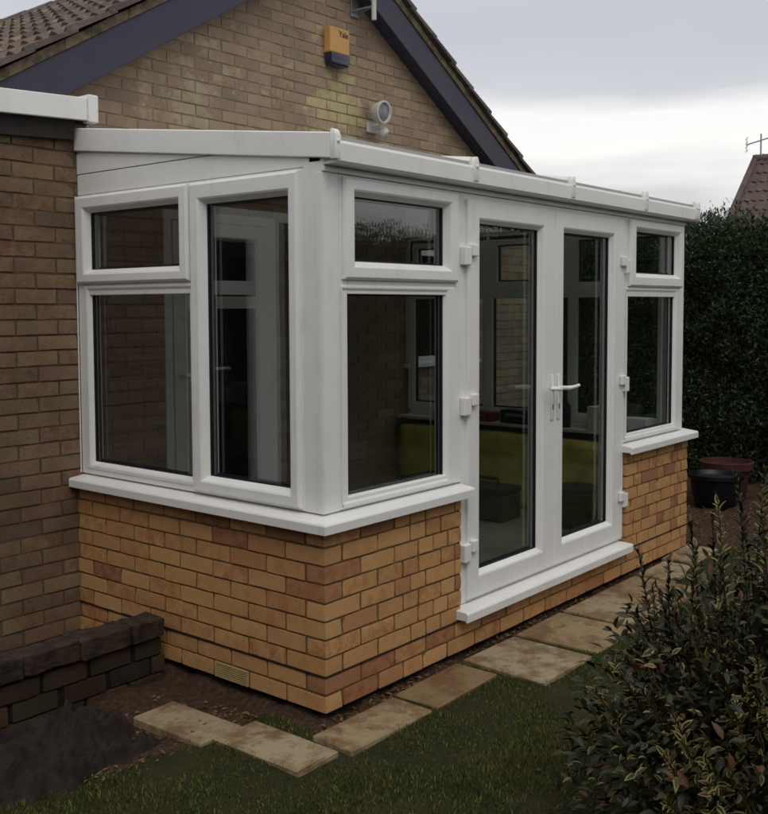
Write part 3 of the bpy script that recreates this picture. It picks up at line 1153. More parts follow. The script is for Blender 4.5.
for row in range(13):
    for c in range(18):
        put_tile(roof, -1, row, BY - 0.045 + c * TW)
    for c in range(2):
        put_tile(roof, 1, row, BY - 0.045 + c * TW)
for k in range(15):
    rd = MB()
    y0 = BY - 0.05 + k * 0.45
    rd.tube([(AX, y0, AZ + D0 + 0.0), (AX, y0 + 0.46, AZ + D0 + 0.0)], [0.105, 0.098], 12)
    rd.build('ridge_tile', m_tile, roof, 0, True)

# patio door from the house into the conservatory
FH = (Vector((0, WY, 0)), Vector((1, 0, 0)), Vector((0, -1, 0)))
pd = MB()
pd.ring(FH, DOORW, ex(DOORW, -0.06), [('o', 0, -0.004), ('o', 0, 0.01), ('i', 0, 0.01), ('i', 0, -0.004)])
pdo = pd.build('door', m_upvc, house, 0.002)
MB().ring(FH, (1.145, 0.215, 1.985, 2.175), (1.27, 0.33, 1.86, 2.06), LEAF).build('door_leaf', m_upvc, pdo, 0.001)
MB().fbox(FH, 1.272, 1.62, 1.858, 1.70, -0.003, 0.012).build('door_rail', m_upvc, pdo, 0.001)
MB().fbox(FH, 1.268, 0.328, 1.862, 2.062, -0.0045, -0.003).build('pane', m_dark_glass, pdo)
MB().tube([(1.19, WY - 0.02, 1.2), (1.19, WY - 0.07, 1.2), (1.31, WY - 0.075, 1.2)], 0.011, 8).build('handle', m_upvc, pdo, 0, True)
# house window seen through the far glazing
wdw = MB()
wdw.ring(FH, WINW, ex(WINW, -0.05), [('o', 0, -0.004), ('o', 0, 0.012), ('i', 0, 0.012), ('i', 0, -0.004)])
wd = wdw.build('window', m_upvc, house, 0.002)
MB().fbox(FH, 3.579, 1.214, 4.471, 2.051, -0.0045, -0.002).build('pane', m_dark_glass, wd)
MB().fbox(FH, 3.50, 1.13, 4.55, 1.165, -0.004, 0.05).build('sill', m_upvc, wd, 0.003)

# ------------------------------------------------------------------ flat roofed extension on the left
extn = thing('brick_extension', 'flat-roofed brown brick extension with white fascia, against the conservatory side', 'extension', (-1.5, SW, 0))
ew = MB().box((-3.4, SW + 0.005, -0.2), (0.095, WY - 0.002, 2.60))
ewall = ew.build('wall', simple('brown_mortar', lin(96, 82, 66), 0.95, 0.3, 9, 0.5, 120), extn)
EDR = (-2.2, 0.07, -0.60, 2.20)
jn = Joined()
for i in range(36):
    z = -0.15 + 0.075 * i
    off = 0.1125 if i % 2 else 0.0
    if z > 2.52:
        break
    for a, b in stretcher(-3.4, 0.10, off + 0.06):
        if 0.05 < z < 2.17 and a < EDR[2] and b > EDR[0]:
            if b - EDR[2] < 0.03: continue
            a = max(a, EDR[2])
        if b > -0.72:
            lay(ewall, (0, SW, 0), (1, 0, 0), (0, 1, 0), z, [(a, b)], m_brown, jit=0.003)
        else:
            jn.row((0, SW, 0), (1, 0, 0), (0, 1, 0), z, [(a, b)])
    jn.row((0.10, 0, 0), (0, 1, 0), (-1, 0, 0), z, stretcher(SW + 0.104, WY - 0.01, off))
tag(jn.mb.build('brickwork', m_brown_i, ewall), kind='stuff')
FSL = 0.055
FE = (Vector((0, SW, 0)), Vector((1, 0, 0)), Vector((0, -1, 0)))
ed = MB()
ed.ring(FE, EDR, ex(EDR, -0.06), [('o', 0, -0.004), ('o', 0, 0.004), ('i', 0, 0.004), ('i', 0, -0.004)])
ed.fbox(FE, -1.33, 0.13, -1.19, 2.14, -0.004, 0.003)
edo = ed.build('door', m_upvc, extn, 0.002)
MB().ring(FE, (-1.188, 0.132, -0.662, 2.138), (-1.06, 0.26, -0.76, 2.02), [('o', 0, -0.004), ('o', 0, 0.012), ('i', 0.01, 0.012), ('i', 0, 0.0), ('i', 0, -0.004)]).build('door_leaf', m_upvc, edo, 0.001)
MB().fbox(FE, -1.062, 1.70, -0.758, 1.78, -0.004, 0.006).build('door_rail', m_upvc, edo, 0.001)
MB().fbox(FE, -1.0605, 0.258, -0.7595, 2.022, -0.0045, -0.002).build('pane', m_dark_glass, edo)
MB().fbox(FE, -2.142, 0.128, -1.328, 2.142, -0.0045, -0.001).build('pane', m_dark_glass, edo)
MB().tube([(-0.70, SW - 0.01, 1.28), (-0.70, SW - 0.06, 1.28), (-0.82, SW - 0.062, 1.28)], 0.011, 8).build('handle', m_upvc, edo, 0, True)


def sloped(x0, x1, z0, z1, y0, y1):
    f = lambda x: FSL * x
    return MB().prism([(x0, z0 + f(x0)), (x1, z0 + f(x1)), (x1, z1 + f(x1)), (x0, z1 + f(x0))], 'y', y0, y1)


sloped(-3.5, 0.055, 2.545, 2.655, 1.615, 1.640).build('fascia', m_upvc, extn, 0.003)
MB().box((0.056, 1.605, 2.540), (0.112, 1.75, 2.676)).build('fascia_end_cap', m_upvc, extn, 0.006, seg=2)
sloped(-3.5, 0.004, 2.450, 2.60, 1.655, SW - 0.004).build('timber_fascia', m_timber, extn, 0.003)
sloped(-3.5, 0.0545, 2.600, 2.640, 1.6405, WY - 0.003).build('flat_roof', m_felt, extn)
MB().box((0.0045, 1.66, 2.540), (0.10, SW + 0.02, 2.60)).build('timber_end', m_timber, extn)

# ------------------------------------------------------------------ things fixed to the gable
FG = (Vector((0, WY, 0)), Vector((1, 0, 0)), Vector((0, -1, 0)))
al = thing('alarm_box', 'faded orange burglar alarm box with dark blue strobe on the gable', 'alarm box', (2.66, WY, 3.40))
ab = MB()
ab.prism([(2.557, 3.475), (2.768, 3.475), (2.768, 3.66), (2.557, 3.66)], 'y', WY - 0.075, WY - 0.006)
body = ab.build('body', m_yellow, al, 0.008, seg=2)
ab = MB()
ab.prism([(2.580, 3.385), (2.745, 3.385), (2.761, 3.405), (2.765, 3.4745), (2.560, 3.4745), (2.564, 3.405)], 'y', WY - 0.082, WY - 0.012)
ab.build('strobe_lens', m_strobe, al, 0.01, True, 2)
tcu = bpy.data.curves.new('lettering', 'FONT')
tcu.body = 'Yale'
tcu.size = 0.060
tcu.offset = 0.0006
tcu.extrude = 0.0008
tcu.align_x = 'CENTER'
tob = bpy.data.objects.new('tmp_text', tcu)
COL.objects.link(tob)
bpy.context.view_layer.update()
tme2 = bpy.data.meshes.new_from_object(tob.evaluated_get(bpy.context.evaluated_depsgraph_get()))
bpy.data.objects.remove(tob)
tme2.materials.clear()
tme2.materials.append(m_print)
link('lettering', tme2, body, Matrix.Translation((2.700, WY - 0.0765, 3.598)) @ Matrix.Rotation(PI / 2, 4, 'X'))

lp = thing('security_light', 'round pale grey security light on a wall bracket under the alarm box', 'light', (3.10, WY, 3.0))
L0 = Vector((3.10, WY - 0.002, 3.005))
b = MB()
b.box((3.03, WY - 0.03, 2.965), (3.16, WY - 0.004, 3.045))
b.build('wall_plate', m_light, lp, 0.008, seg=2)
ldir = Vector((0.02, -1.0, -0.10)).normalized()
HC = Vector((3.06, WY - 0.14, 3.105))
b = MB().tube([(3.10, WY - 0.02, 3.0), (3.09, WY - 0.10, 3.0), (3.07, WY - 0.13, 3.05)], 0.018, 8)
b.build('arm', m_light, lp, 0, True)
b = MB().lathe([(0.02, -0.09), (0.048, -0.08), (0.072, -0.045), (0.081, 0.0), (0.086, 0.013), (0.086, 0.026), (0.074, 0.028), (0.070, 0.010), (0.001, 0.009)], HC, ldir, 28)
b.build('lamp_housing', m_light, lp, 0, True)
b = MB().lathe([(0.0695, 0.012), (0.048, 0.017), (0.001, 0.020)], HC, ldir, 24)
b.build('lens', simple('grey_lamp_glass', lin(120, 124, 128), 0.2, 0.3, 40, spec=0.5), lp, 0, True)
b = MB().lathe([(0.02, -0.03), (0.04, -0.025), (0.045, 0.0), (0.035, 0.025), (0.012, 0.035)], (3.13, WY - 0.10, 2.965), (0.3, -0.6, -0.7), 16)
b.build('motion_sensor', m_light, lp, 0, True)

br = thing('aerial_bracket', 'galvanised mast bracket with white pole near the top of the gable', 'bracket', (2.9, WY, 3.85))
MB().box((2.86, WY - 0.012, 3.80), (2.95, WY - 0.003, 4.02)).build('plate', m_metal, br, 0.002)
b = MB()
b.tube([(2.865, WY - 0.01, 3.84), (2.93, WY - 0.16, 3.86)], 0.007, 6)
b.tube([(2.95, WY - 0.01, 3.84), (2.94, WY - 0.16, 3.86)], 0.007, 6)
b.build('stay', m_metal, br)
MB().tube([(2.935, WY - 0.17, 3.76), (2.935, WY - 0.17, 5.2)], 0.019, 10).build('pole', m_light, br, 0, True)

# ------------------------------------------------------------------ path of slabs
path = MB().box((-0.1, -0.2, -0.085), (-0.09, -0.19, -0.08)).build('path', m_slab)
tag(path, 'path of worn buff paving slabs laid along the conservatory', None, kind='structure')


def slab(cx, cy, lx, ly, rot, z=-0.012, tx=0, ty=0):
    me = MB().box((-lx / 2, -ly / 2, -0.04), (lx / 2, ly / 2, 0)).mesh('paving_slab', m_slab, 0.006, seg=1)
    r = random.Random(cx)
    for v in me.vertices:
        v.co += Vector((r.uniform(-1, 1), r.uniform(-1, 1), r.uniform(-1, 1) * 0.5)) * 0.004
    o = link('paving_slab', me, path)
    o.location = (cx, cy, z)
    o.rotation_euler = (tx, ty, rot)


slab(-0.375, 0.405, 0.215, 0.40, 0.03, -0.012)
slab(-0.305, -0.025, 0.215, 0.45, 0.0, -0.010)
slab(0.080, -0.185, 0.49, 0.205, -0.012, -0.010)
slab(0.597, -0.170, 0.468, 0.225, 0.025, -0.014)
slab(1.085, -0.285, 0.425, 0.44, -0.03, -0.010)
slab(1.580, -0.270, 0.455, 0.45, 0.02, -0.016)
slab(2.065, -0.265, 0.46, 0.44, -0.01, -0.012)
slab(2.52, -0.26, 0.43, 0.44, 0.01, -0.014)
slab(2.975, -0.155, 0.40, 0.235, 0.0, -0.012)
slab(3.46, -0.10, 0.46, 0.225, 0.04, -0.010)

# ------------------------------------------------------------------ low garden wall
gwall = thing('garden_wall', 'low dark mossy brick garden wall with thick coping beside the extension', 'wall', (-1.0, 1.0, -0.15))
GY = 0.97
core = MB().box((-2.4, GY + 0.02, -0.25), (-0.06, GY + 0.085, 0.132)).build('wall_core', m_mortar_dark, gwall)
for i in range(4):
    z = -0.20 + i * 0.083
    sp = []
    a = -2.4 + (0.12 if i % 2 else 0.0)
    while a < -0.05:
        e = min(a + 0.205, -0.03 - (0.02 if i % 2 else 0.0))
        if e - a > 0.05: sp.append((a, e))
        a += 0.205 + random.uniform(0.018, 0.034)
    lay(core, (0, GY, 0), (1, 0, 0), (0, 1, 0), z, sp, m_garden_brick, depth=0.1, jit=0.006, height=0.072)
a = -2.35
r = random.Random(3)
while a < -0.1:
    e = min(a + r.uniform(0.20, 0.26), -0.045)
    bm = bmesh.new()
    bmesh.ops.create_cube(bm, size=1)
    bmesh.ops.bevel(bm, geom=bm.edges[:], offset=0.05, segments=1, affect='EDGES')
    bmesh.ops.subdivide_edges(bm, edges=bm.edges[:], cuts=5, use_grid_fill=True)
    for v in bm.verts:
        v.co = Vector((v.co.x * (e - a), v.co.y * 0.135, v.co.z * 0.085))
        q = v.co + Vector((a * 3, 0, 0))
        v.co += Vector((0.3, 1, 1)) * (0.006 * mnoise.noise(q * 12) + 0.004 * mnoise.noise(q * 45))
    me = bpy.data.meshes.new('coping_stone')
    bm.to_mesh(me); bm.free()
    me.materials.append(m_coping)
    o = link('coping_stone', me, gwall)
    o.matrix_parent_inverse = WORLDM[gwall.name].inverted()
    o.location = ((a + e) / 2, GY + 0.05, 0.178 + r.uniform(-0.005, 0.005))
    o.rotation_euler = (r.uniform(-0.03, 0.03), r.uniform(-0.015, 0.015), r.uniform(-0.015, 0.015))
    a = e + 0.005

# crumpled weed membrane over the bed
mv, mf = [], []
NU, NV = 150, 70
for j in range(NV):
    for i in range(NU):
        u, w = i / (NU - 1), j / (NV - 1)
        x = -2.1 + 1.62 * u + 0.04 * mnoise.noise((w * 4, 2, 1))
        y = 0.42 + 0.10 * math.sin(u * 6) - 0.20 * (1 - u) + (0.50 + 0.1 * (1 - u)) * w + 0.03 * mnoise.noise((u * 7, w * 5, 9))
        rg = lambda a_, b_, c_: max(0.0, 1 - 2.2 * abs(mnoise.noise((a_, b_, c_)))) ** 2
        f = 0.075 * rg(x * 2.2 + y * 2, y * 5 - x * 2, 4) + 0.060 * rg(x * 4 - y * 4, y * 8 + x * 3, 8) + 0.030 * rg(x * 10 + y * 5, y * 13 - x * 6, 2) + 0.03 * mnoise.noise((x * 3, y * 3, 5)) + 0.004 * mnoise.noise((x * 36, y * 36, 2))
        edge = min(1, min(u, 1 - u) * 9, w * 8)
        mv.append((x, y, -0.085 + 0.02 * edge + f * (0.35 + 0.65 * edge) + 0.05 * math.sin(PI * w) * edge))
for j in range(NV - 1):
    for i in range(NU - 1):
        q = j * NU + i
        mf.append((q, q + 1, q + NU + 1, q + NU))
mem = link('weed_membrane', np_mesh('weed_membrane', mv, mf, m_membrane, None, True))
tag(mem, 'crumpled dark weed membrane lying below the low garden wall', 'membrane')

# ------------------------------------------------------------------ lawn blades
def in_slab(x, y):
    for ob in path.children:
        lx, ly = ob.dimensions.x / 2 + 0.004, ob.dimensions.y / 2 + 0.004
        if abs(x - ob.location.x) < lx and abs(y - ob.location.y) < ly:
            return True
    return False


bpy.context.view_layer.update()
slabs = [(o.location.x, o.location.y, (max(v.co.x for v in o.data.vertices)) + 0.003, max(v.co.y for v in o.data.vertices) + 0.003) for o in path.children]
NB = 300000
px = rng.uniform(-2.0, 4.6, NB)
py = rng.uniform(-2.3, 0.5, NB)
keep = np.ones(NB, bool)
for sx, sy, lx, ly in slabs:
    keep &= ~((np.abs(px - sx) < lx) & (np.abs(py - sy) < ly))
# only what the lens could see, with a margin
dd = np.stack([px - CAMP.x, py - CAMP.y], 1)
zf = dd @ np.array([fw.x, fw.y]); zr = dd @ np.array([rt.x, rt.y])
keep &= (zf > 1.5) & (np.abs(zr) < zf * 0.55)
patch = np.array([mnoise.noise((x * 3.1, y * 3.1, 11.0)) for x, y in zip(px, py)])
sm = np.array([soil_mask(x, y) for x, y in zip(px, py)])
keep &= (rng.uniform(-0.6, 0.6, NB) < patch * 1.6 + 0.2)
keep &= (sm < 0.5) | (rng.uniform(0, 1, NB) < 0.03)
px, py, patch = px[keep], py[keep], patch[keep]
nbk = len(px)
pz = np.array([ground_h(x, y) for x, y in zip(px, py)])
hh = rng.uniform(0.005, 0.017, nbk) * (1 + 0.9 * patch)
an = rng.uniform(0, 2 * PI, nbk)
wdt = rng.uniform(0.0011, 0.0022, nbk)
le = rng.uniform(0.2, 1.1, nbk) * hh
la = rng.uniform(0, 2 * PI, nbk)
c, s = np.cos(an) * wdt, np.sin(an) * wdt
lx, ly = np.cos(la) * le, np.sin(la) * le
V = np.zeros((nbk, 5, 3), np.float32)
V[:, 0] = np.stack([px - c, py - s, pz - 0.004], 1)
V[:, 1] = np.stack([px + c, py + s, pz - 0.004], 1)
V[:, 2] = np.stack([px + c * 0.8 + lx * 0.35, py + s * 0.8 + ly * 0.35, pz + hh * 0.6], 1)
V[:, 3] = np.stack([px - c * 0.8 + lx * 0.35, py - s * 0.8 + ly * 0.35, pz + hh * 0.6], 1)
V[:, 4] = np.stack([px + lx, py + ly, pz + hh], 1)
base = (np.arange(nbk) * 5)[:, None]
F = np.concatenate([base + np.array([[0, 1, 2]]), base + np.array([[0, 2, 3]]), base + np.array([[3, 2, 4]])])
grass = link('grass', np_mesh('grass', V.reshape(-1, 3), F, m_blade))
tag(grass, 'short patchy dark green lawn in front of the conservatory', 'grass', kind='stuff')

# ------------------------------------------------------------------ leaves
def leaf_geo(n, pos, dirn, nrm, L, Wd, fold=0.25, curl=0.2):
    """n leaves: 3 stations x (left, mid, right) + tip and base -> 9 verts, 8 quads/tris as quads"""
    side = np.cross(dirn, nrm)
    side /= np.linalg.norm(side, axis=1, keepdims=True) + 1e-9
    nrm = np.cross(side, dirn)
    st = [(0.0, 0.10), (0.35, 0.95), (0.7, 0.75), (1.0, 0.04)]
    V = np.zeros((n, 12, 3), np.float32)
    mg = np.zeros((n, 12), np.float32)
    for k, (t, w) in enumerate(st):
        ctr = pos + dirn * (L * t)[:, None] - nrm * (L * curl * t * t)[:, None]
        hw = (Wd * 0.5 * w)[:, None]
        V[:, k * 3] = ctr - side * hw + nrm * hw * fold * 2
        V[:, k * 3 + 1] = ctr
        V[:, k * 3 + 2] = ctr + side * hw + nrm * hw * fold * 2
        mg[:, k * 3] = 1; mg[:, k * 3 + 2] = 1
        if k in (0, 3): mg[:, k * 3 + 1] = 0.8 if k == 3 else 0.2
    F = []
    for k in range(3):
        F.append((k * 3, k * 3 + 1, k * 3 + 4, k * 3 + 3))
        F.append((k * 3 + 1, k * 3 + 2, k * 3 + 5, k * 3 + 4))
    F = np.array(F)
    FF_ = (np.arange(n)[:, None, None] * 12 + F[None]).reshape(-1, 4)
    return V.reshape(-1, 3), FF_, mg.ravel()


def norm(a):
    return a / (np.linalg.norm(a, axis=1, keepdims=True) + 1e-9)


# ------------------------------------------------------------------ foreground shrub
SHC = np.array([0.13, -1.70, 0.0])
shrub = thing('shrub', 'cream-edged variegated evergreen shrub in the front corner of the lawn', 'shrub', tuple(SHC - np.array([0, 0, 0.05])))
shoots = []
rs = np.random.default_rng(21)
for k in range(230):
    a = rs.uniform(0, 2 * PI)
    e = math.asin(rs.uniform(0.0, 1.0))
    R = 0.62 * (0.85 + 0.25 * mnoise.noise((math.cos(a) * 2, math.sin(a) * 2, e * 2)))
    r = R * rs.uniform(0.72, 1.05)
    tip = SHC + np.array([math.cos(a) * math.cos(e) * r * 0.95, math.sin(a) * math.cos(e) * r * 0.95, 0.22 + math.sin(e) * r * 1.12])
    out = norm(np.array([[math.cos(a) * math.cos(e), math.sin(a) * math.cos(e), math.sin(e) + 0.9]]))[0]
    shoots.append((tip, out, rs.uniform(0.12, 0.2), rs.uniform(0, 1)))
# the slim upright leaders that stand above the mass
for (lt, dp, zz, ln) in ((-0.40, 0.02, 0.90, 0.26), (-0.36, 0.0, 0.80, 0.22), (-0.30, 0.05, 0.86, 0.26), (-0.25, -0.05, 0.93, 0.28), (-0.22, 0.1, 0.97, 0.28), (-0.17, 0.0, 1.05, 0.32),
                         (-0.13, -0.08, 1.03, 0.30), (-0.10, 0.06, 1.12, 0.34), (-0.06, -0.04, 1.09, 0.32), (-0.02, 0.03, 1.15, 0.34), (0.03, -0.05, 1.13, 0.34), (0.07, 0.05, 1.18, 0.34),
                         (0.13, 0.0, 1.16, 0.34), (-0.20, -0.12, 0.92, 0.28), (-0.05, -0.16, 1.0, 0.3), (0.02, 0.12, 1.06, 0.3), (0.18, -0.08, 1.12, 0.3), (-0.14, 0.14, 0.98, 0.28), (0.25, 0.05, 1.1, 0.3)):
    dx, dy = lt * rt.x + dp * 0.77, lt * rt.y + dp * 0.63
    shoots.append((SHC + np.array([dx, dy, zz]), norm(np.array([[rs.uniform(-0.15, 0.15), rs.uniform(-0.15, 0.15), 1.0]]))[0], ln, rs.uniform(0, 0.75)))
P, Dn, Nn, LL, WW, CR = [], [], [], [], [], []
stems = MB()
for tip, out, ln, cream in shoots:
    bp = tip - out * ln
    root = SHC + np.array([rs.uniform(-0.08, 0.08), rs.uniform(-0.08, 0.08), -0.05])
    mid = root * 0.4 + bp * 0.6 + np.array([0, 0, -0.04])
    stems.tube([tuple(root), tuple(mid), tuple(bp), tuple(tip)], [0.007, 0.005, 0.0035, 0.0015], 5)
    nl = int(ln * 150)
    t1 = norm(np.cross(out[None], np.array([[0.3, 0.5, 0.2]])))[0]
    t2 = np.cross(out, t1)
    for q in range(nl):
        f = q / nl
        an = q * 2.4 + rs.uniform(-0.3, 0.3)
        rad = t1 * math.cos(an) + t2 * math.sin(an)
        spread = 1.25 - 0.95 * f
        dv = out * (0.35 + 0.9 * f) + rad * spread + np.array([0, 0, 0.1]) + rs.normal(size=3) * 0.28
        P.append(bp + out * ln * f); Dn.append(dv); Nn.append(out - rad * 0.4)
        sz = rs.uniform(0.026, 0.058) * (1.0 - 0.35 * f)
        LL.append(sz); WW.append(sz * rs.uniform(0.28, 0.44))
        CR.append((1.0 if rs.uniform() > 0.3 else 0.5) if cream > 0.60 else (0.5 if cream > 0.5 and rs.uniform() > 0.4 else 0.0))
# leaves that fill the inside
for q in range(9000):
    v3 = norm(rs.normal(size=(1, 3)))[0]
    v3[2] = abs(v3[2])
    r = 0.62 * rs.uniform(0.35, 1.0)
    P.append(SHC + np.array([v3[0] * r, v3[1] * r, 0.05 + v3[2] * r * 1.15 + rs.uniform(0, 0.15)]))
    Dn.append(v3 + rs.normal(size=3) * 0.6); Nn.append(np.array([0, 0, 1]) + rs.normal(size=3) * 0.5)
    sz = rs.uniform(0.03, 0.05)
    LL.append(sz); WW.append(sz * 0.45); CR.append(0.5 if rs.uniform() > 0.85 else 0.0)
P = np.array(P); Dn = norm(np.array(Dn)); Nn = norm(np.array(Nn)); LL = np.array(LL); WW = np.array(WW); CR = np.array(CR)
# the leaves that show largest (towards the lens, on the outside) are pieces of their own
tocam = np.array(CAMP) - P
dist = np.linalg.norm(tocam, axis=1)
outer = ((P - SHC) * tocam).sum(1) / dist
score = outer + 0.25 * (CR > 0.4) + 0.1 * P[:, 2]
order = np.argsort(-score)
single = order[:290]
rest = order[290:]
Vv, Fv, mg = leaf_geo(len(rest), P[rest], Dn[rest], Nn[rest], LL[rest], WW[rest])
tag(link('crown', np_mesh('crown', Vv, Fv, m_leaf, {'margin': mg, 'cream': np.repeat(CR[rest], 12)}, True), shrub), kind='stuff')
lm = {}
for cv in (0.0, 0.5, 1.0):
    a, f_, g_ = leaf_geo(1, np.zeros((1, 3)), np.array([[0, 1.0, 0]]), np.array([[0, 0, 1.0]]), np.array([1.0]), np.array([0.43]))
    lm[cv] = np_mesh('leaf', a, f_, m_leaf, {'margin': g_, 'cream': np.full(12, cv)}, True)
for i in single:
    dvec = Vector(Dn[i]); nv = Vector(Nn[i])
    sv = dvec.cross(nv).normalized()
    nv = sv.cross(dvec)
    m = Matrix((sv, dvec, nv)).transposed().to_4x4()
    link('leaf', lm[float(CR[i])], shrub, Matrix.Translation(Vector(P[i])) @ m @ Matrix.Scale(LL[i], 4))
stems.build('stems', m_stem, shrub)


# ------------------------------------------------------------------ hedges
def hedge(name, label, x0, x1, y0, y1, h, nleaf, size, seed, dens=None, kind=None):
    r = np.random.default_rng(seed)
    o = thing(name, label, 'hedge', ((x0 + x1) / 2, (y0 + y1) / 2, -0.05))
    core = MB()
    # lumpy dark core added inside to block light through the hedge
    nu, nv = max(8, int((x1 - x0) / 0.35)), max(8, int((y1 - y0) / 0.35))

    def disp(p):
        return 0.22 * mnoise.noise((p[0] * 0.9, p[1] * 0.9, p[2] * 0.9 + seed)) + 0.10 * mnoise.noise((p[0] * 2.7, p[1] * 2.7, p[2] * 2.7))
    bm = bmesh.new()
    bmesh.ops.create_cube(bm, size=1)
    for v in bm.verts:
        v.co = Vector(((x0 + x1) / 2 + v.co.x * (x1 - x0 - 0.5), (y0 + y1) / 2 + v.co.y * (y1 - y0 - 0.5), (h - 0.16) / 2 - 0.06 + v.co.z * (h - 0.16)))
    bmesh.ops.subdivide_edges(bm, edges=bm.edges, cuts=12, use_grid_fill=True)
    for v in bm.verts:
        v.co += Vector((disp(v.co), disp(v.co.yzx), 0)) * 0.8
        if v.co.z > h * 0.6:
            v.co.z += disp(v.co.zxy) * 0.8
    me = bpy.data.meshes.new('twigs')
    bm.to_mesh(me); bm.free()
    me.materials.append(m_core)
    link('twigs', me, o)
    # sprays of foliage over the four faces and the top
    lx, ly = x1 - x0, y1 - y0
    areas = np.array([ly * h, ly * h, lx * h, lx * h, lx * ly])
    face = r.choice(5, nleaf, p=areas / areas.sum())
    a, b = r.uniform(0, 1, nleaf), r.uniform(0, 1, nleaf)
    if dens:          # most of the leaves where the hedge is seen from close by
        near = r.uniform(0, 1, nleaf) < 0.8
        lo, hi = (dens[0] - y0) / ly, (dens[1] - y0) / ly
        face = np.where(near & (face == 1), 0, face)
        a = np.where(near & (face == 0), lo + a * (hi - lo), a)
        b = np.where(near & (face == 4), lo + b * (hi - lo), b)
    P = np.zeros((nleaf, 3)); N = np.zeros((nleaf, 3))
    for k in range(5):
        m = face == k
        if k < 2:
            P[m] = np.stack([np.full(m.sum(), x0 if k == 0 else x1), y0 + a[m] * ly, b[m] * h], 1); N[m] = (-1 if k == 0 else 1, 0, 0)
        elif k < 4:
            P[m] = np.stack([x0 + a[m] * lx, np.full(m.sum(), y0 if k == 2 else y1), b[m] * h], 1); N[m] = (0, -1 if k == 2 else 1, 0)
        else:
            P[m] = np.stack([x0 + a[m] * lx, y0 + b[m] * ly, np.full(m.sum(), h)], 1); N[m] = (0, 0, 1)
    bump = np.array([0.24 * mnoise.noise((p[0] * 1.3, p[1] * 1.3, p[2] * 1.3 + seed)) + 0.13 * mnoise.noise((p[0] * 4, p[1] * 4, p[2] * 4)) for p in P])
    P += N * (bump + r.uniform(-0.30, 0.05, nleaf) )[:, None]
    topm = P[:, 2] > h - 0.3
    P[topm, 2] += 0.05 * np.abs(r.normal(size=topm.sum()))
    D = norm(N * 0.8 + np.array([0, 0, 0.55]) + r.normal(size=(nleaf, 3)) * 0.45)
    NN = norm(N + r.normal(size=(nleaf, 3)) * 0.6)
    L = r.uniform(0.45, 1.5, nleaf) * size
    sd_ = norm(np.cross(D, NN))
    V = np.zeros((nleaf, 4, 3), np.float32)
    V[:, 0] = P
    V[:, 1] = P + D * (L * 0.45)[:, None] + sd_ * (L * 0.16)[:, None]
    V[:, 2] = P + D * L[:, None] - NN * (L * 0.2)[:, None]
    V[:, 3] = P + D * (L * 0.45)[:, None] - sd_ * (L * 0.16)[:, None]
    F = np.arange(nleaf * 4).reshape(-1, 4)
    tag(link('foliage', np_mesh('foliage', V.reshape(-1, 3), F, m_hedge), o), kind='stuff')
    return o


hedge('hedge', 'tall dark evergreen hedge behind the plant pots, right of the conservatory', 6.35, 7.9, -8.5, 9.5, 2.34, 620000, 0.044, 5, dens=(-8.4, 6.5))
hedge('garden_hedge', 'dark garden hedge opposite the doors, seen only as a reflection in the glass', -9.0, 6.3, -9.3, -7.8, 2.5, 60000, 0.14, 9)
hedge('boundary_hedge', 'dark boundary hedge facing the side windows, seen only as a reflection', -6.0, -4.7, -7.5, 6.0, 2.8, 50000, 0.14, 13)  # added out of view, set near and tall to shade the left side

# ------------------------------------------------------------------ plant pots
pot = thing('plant_pot', 'dark blue glazed plant pot standing on soil at the conservatory far corner', 'plant pot', (5.2, 0.40, -0.06), 'plant pots by the hedge')
MB().lathe([(0.13, 0.0), (0.155, 0.02), (0.19, 0.14), (0.205, 0.26), (0.225, 0.275), (0.225, 0.305), (0.205, 0.305), (0.19, 0.27), (0.001, 0.25)], (5.2, 0.40, -0.065), seg=30).build('pot', m_bluepot, pot, 0, True)
MB().lathe([(0.185, 0.262), (0.1, 0.275), (0.001, 0.28)], (5.2, 0.40, -0.06), seg=20).build('soil', m_mortar_dark, pot, 0, True)
pot = thing('plant_pot', 'wide terracotta plant pot behind the dark blue one, in front of the hedge', 'plant pot', (5.62, 0.47, -0.06), 'plant pots by the hedge')
MB().lathe([(0.14, 0.0), (0.155, 0.02), (0.195, 0.28), (0.222, 0.29), (0.228, 0.352), (0.206, 0.355), (0.20, 0.31), (0.001, 0.29)], (5.62, 0.47, -0.065), seg=30).build('pot', m_terra, pot, 0, True)
MB().lathe([(0.195, 0.30), (0.1, 0.31), (0.001, 0.315)], (5.62, 0.47, -0.06), seg=20).build('soil', m_mortar_dark, pot, 0, True)

# leaf and stone litter on the bare soil
sv = MB()
r = random.Random(5)
for k in range(120, 290):
    if k < 150:
        x, y = r.uniform(3.75, 5.4), r.uniform(-0.5, 0.5)
    elif k < 210:
        x, y = r.uniform(-0.9, -0.1), r.uniform(0.3, 0.85)
    else:
        x, y = r.uniform(-1.2, 3.2), r.uniform(-1.6, -0.45)
    q = r.uniform(0.004, 0.013) * (0.6 if k >= 210 else 1)
    z = ground_h(x, y) + q * 0.4 + (0.01 if k >= 210 else 0)
    bm_ = [(x + q * math.cos(t) * r.uniform(0.7, 1.2), y + q * math.sin(t) * r.uniform(0.7, 1.2), z + r.uniform(-0.2, 0.3) * q) for t in (0.3, 1.5, 2.8, 4.0, 5.2)]
    sv.add(bm_ + [(x, y, z + q * 0.7), (x, y, z - q * 0.8)], [(i, (i + 1) % 5, 5) for i in range(5)] + [((i + 1) % 5, i, 6) for i in range(5)])
tag(sv.build('gravel', m_stone), 'scattered pale stones on the soil and lawn', 'stones', kind='stuff')

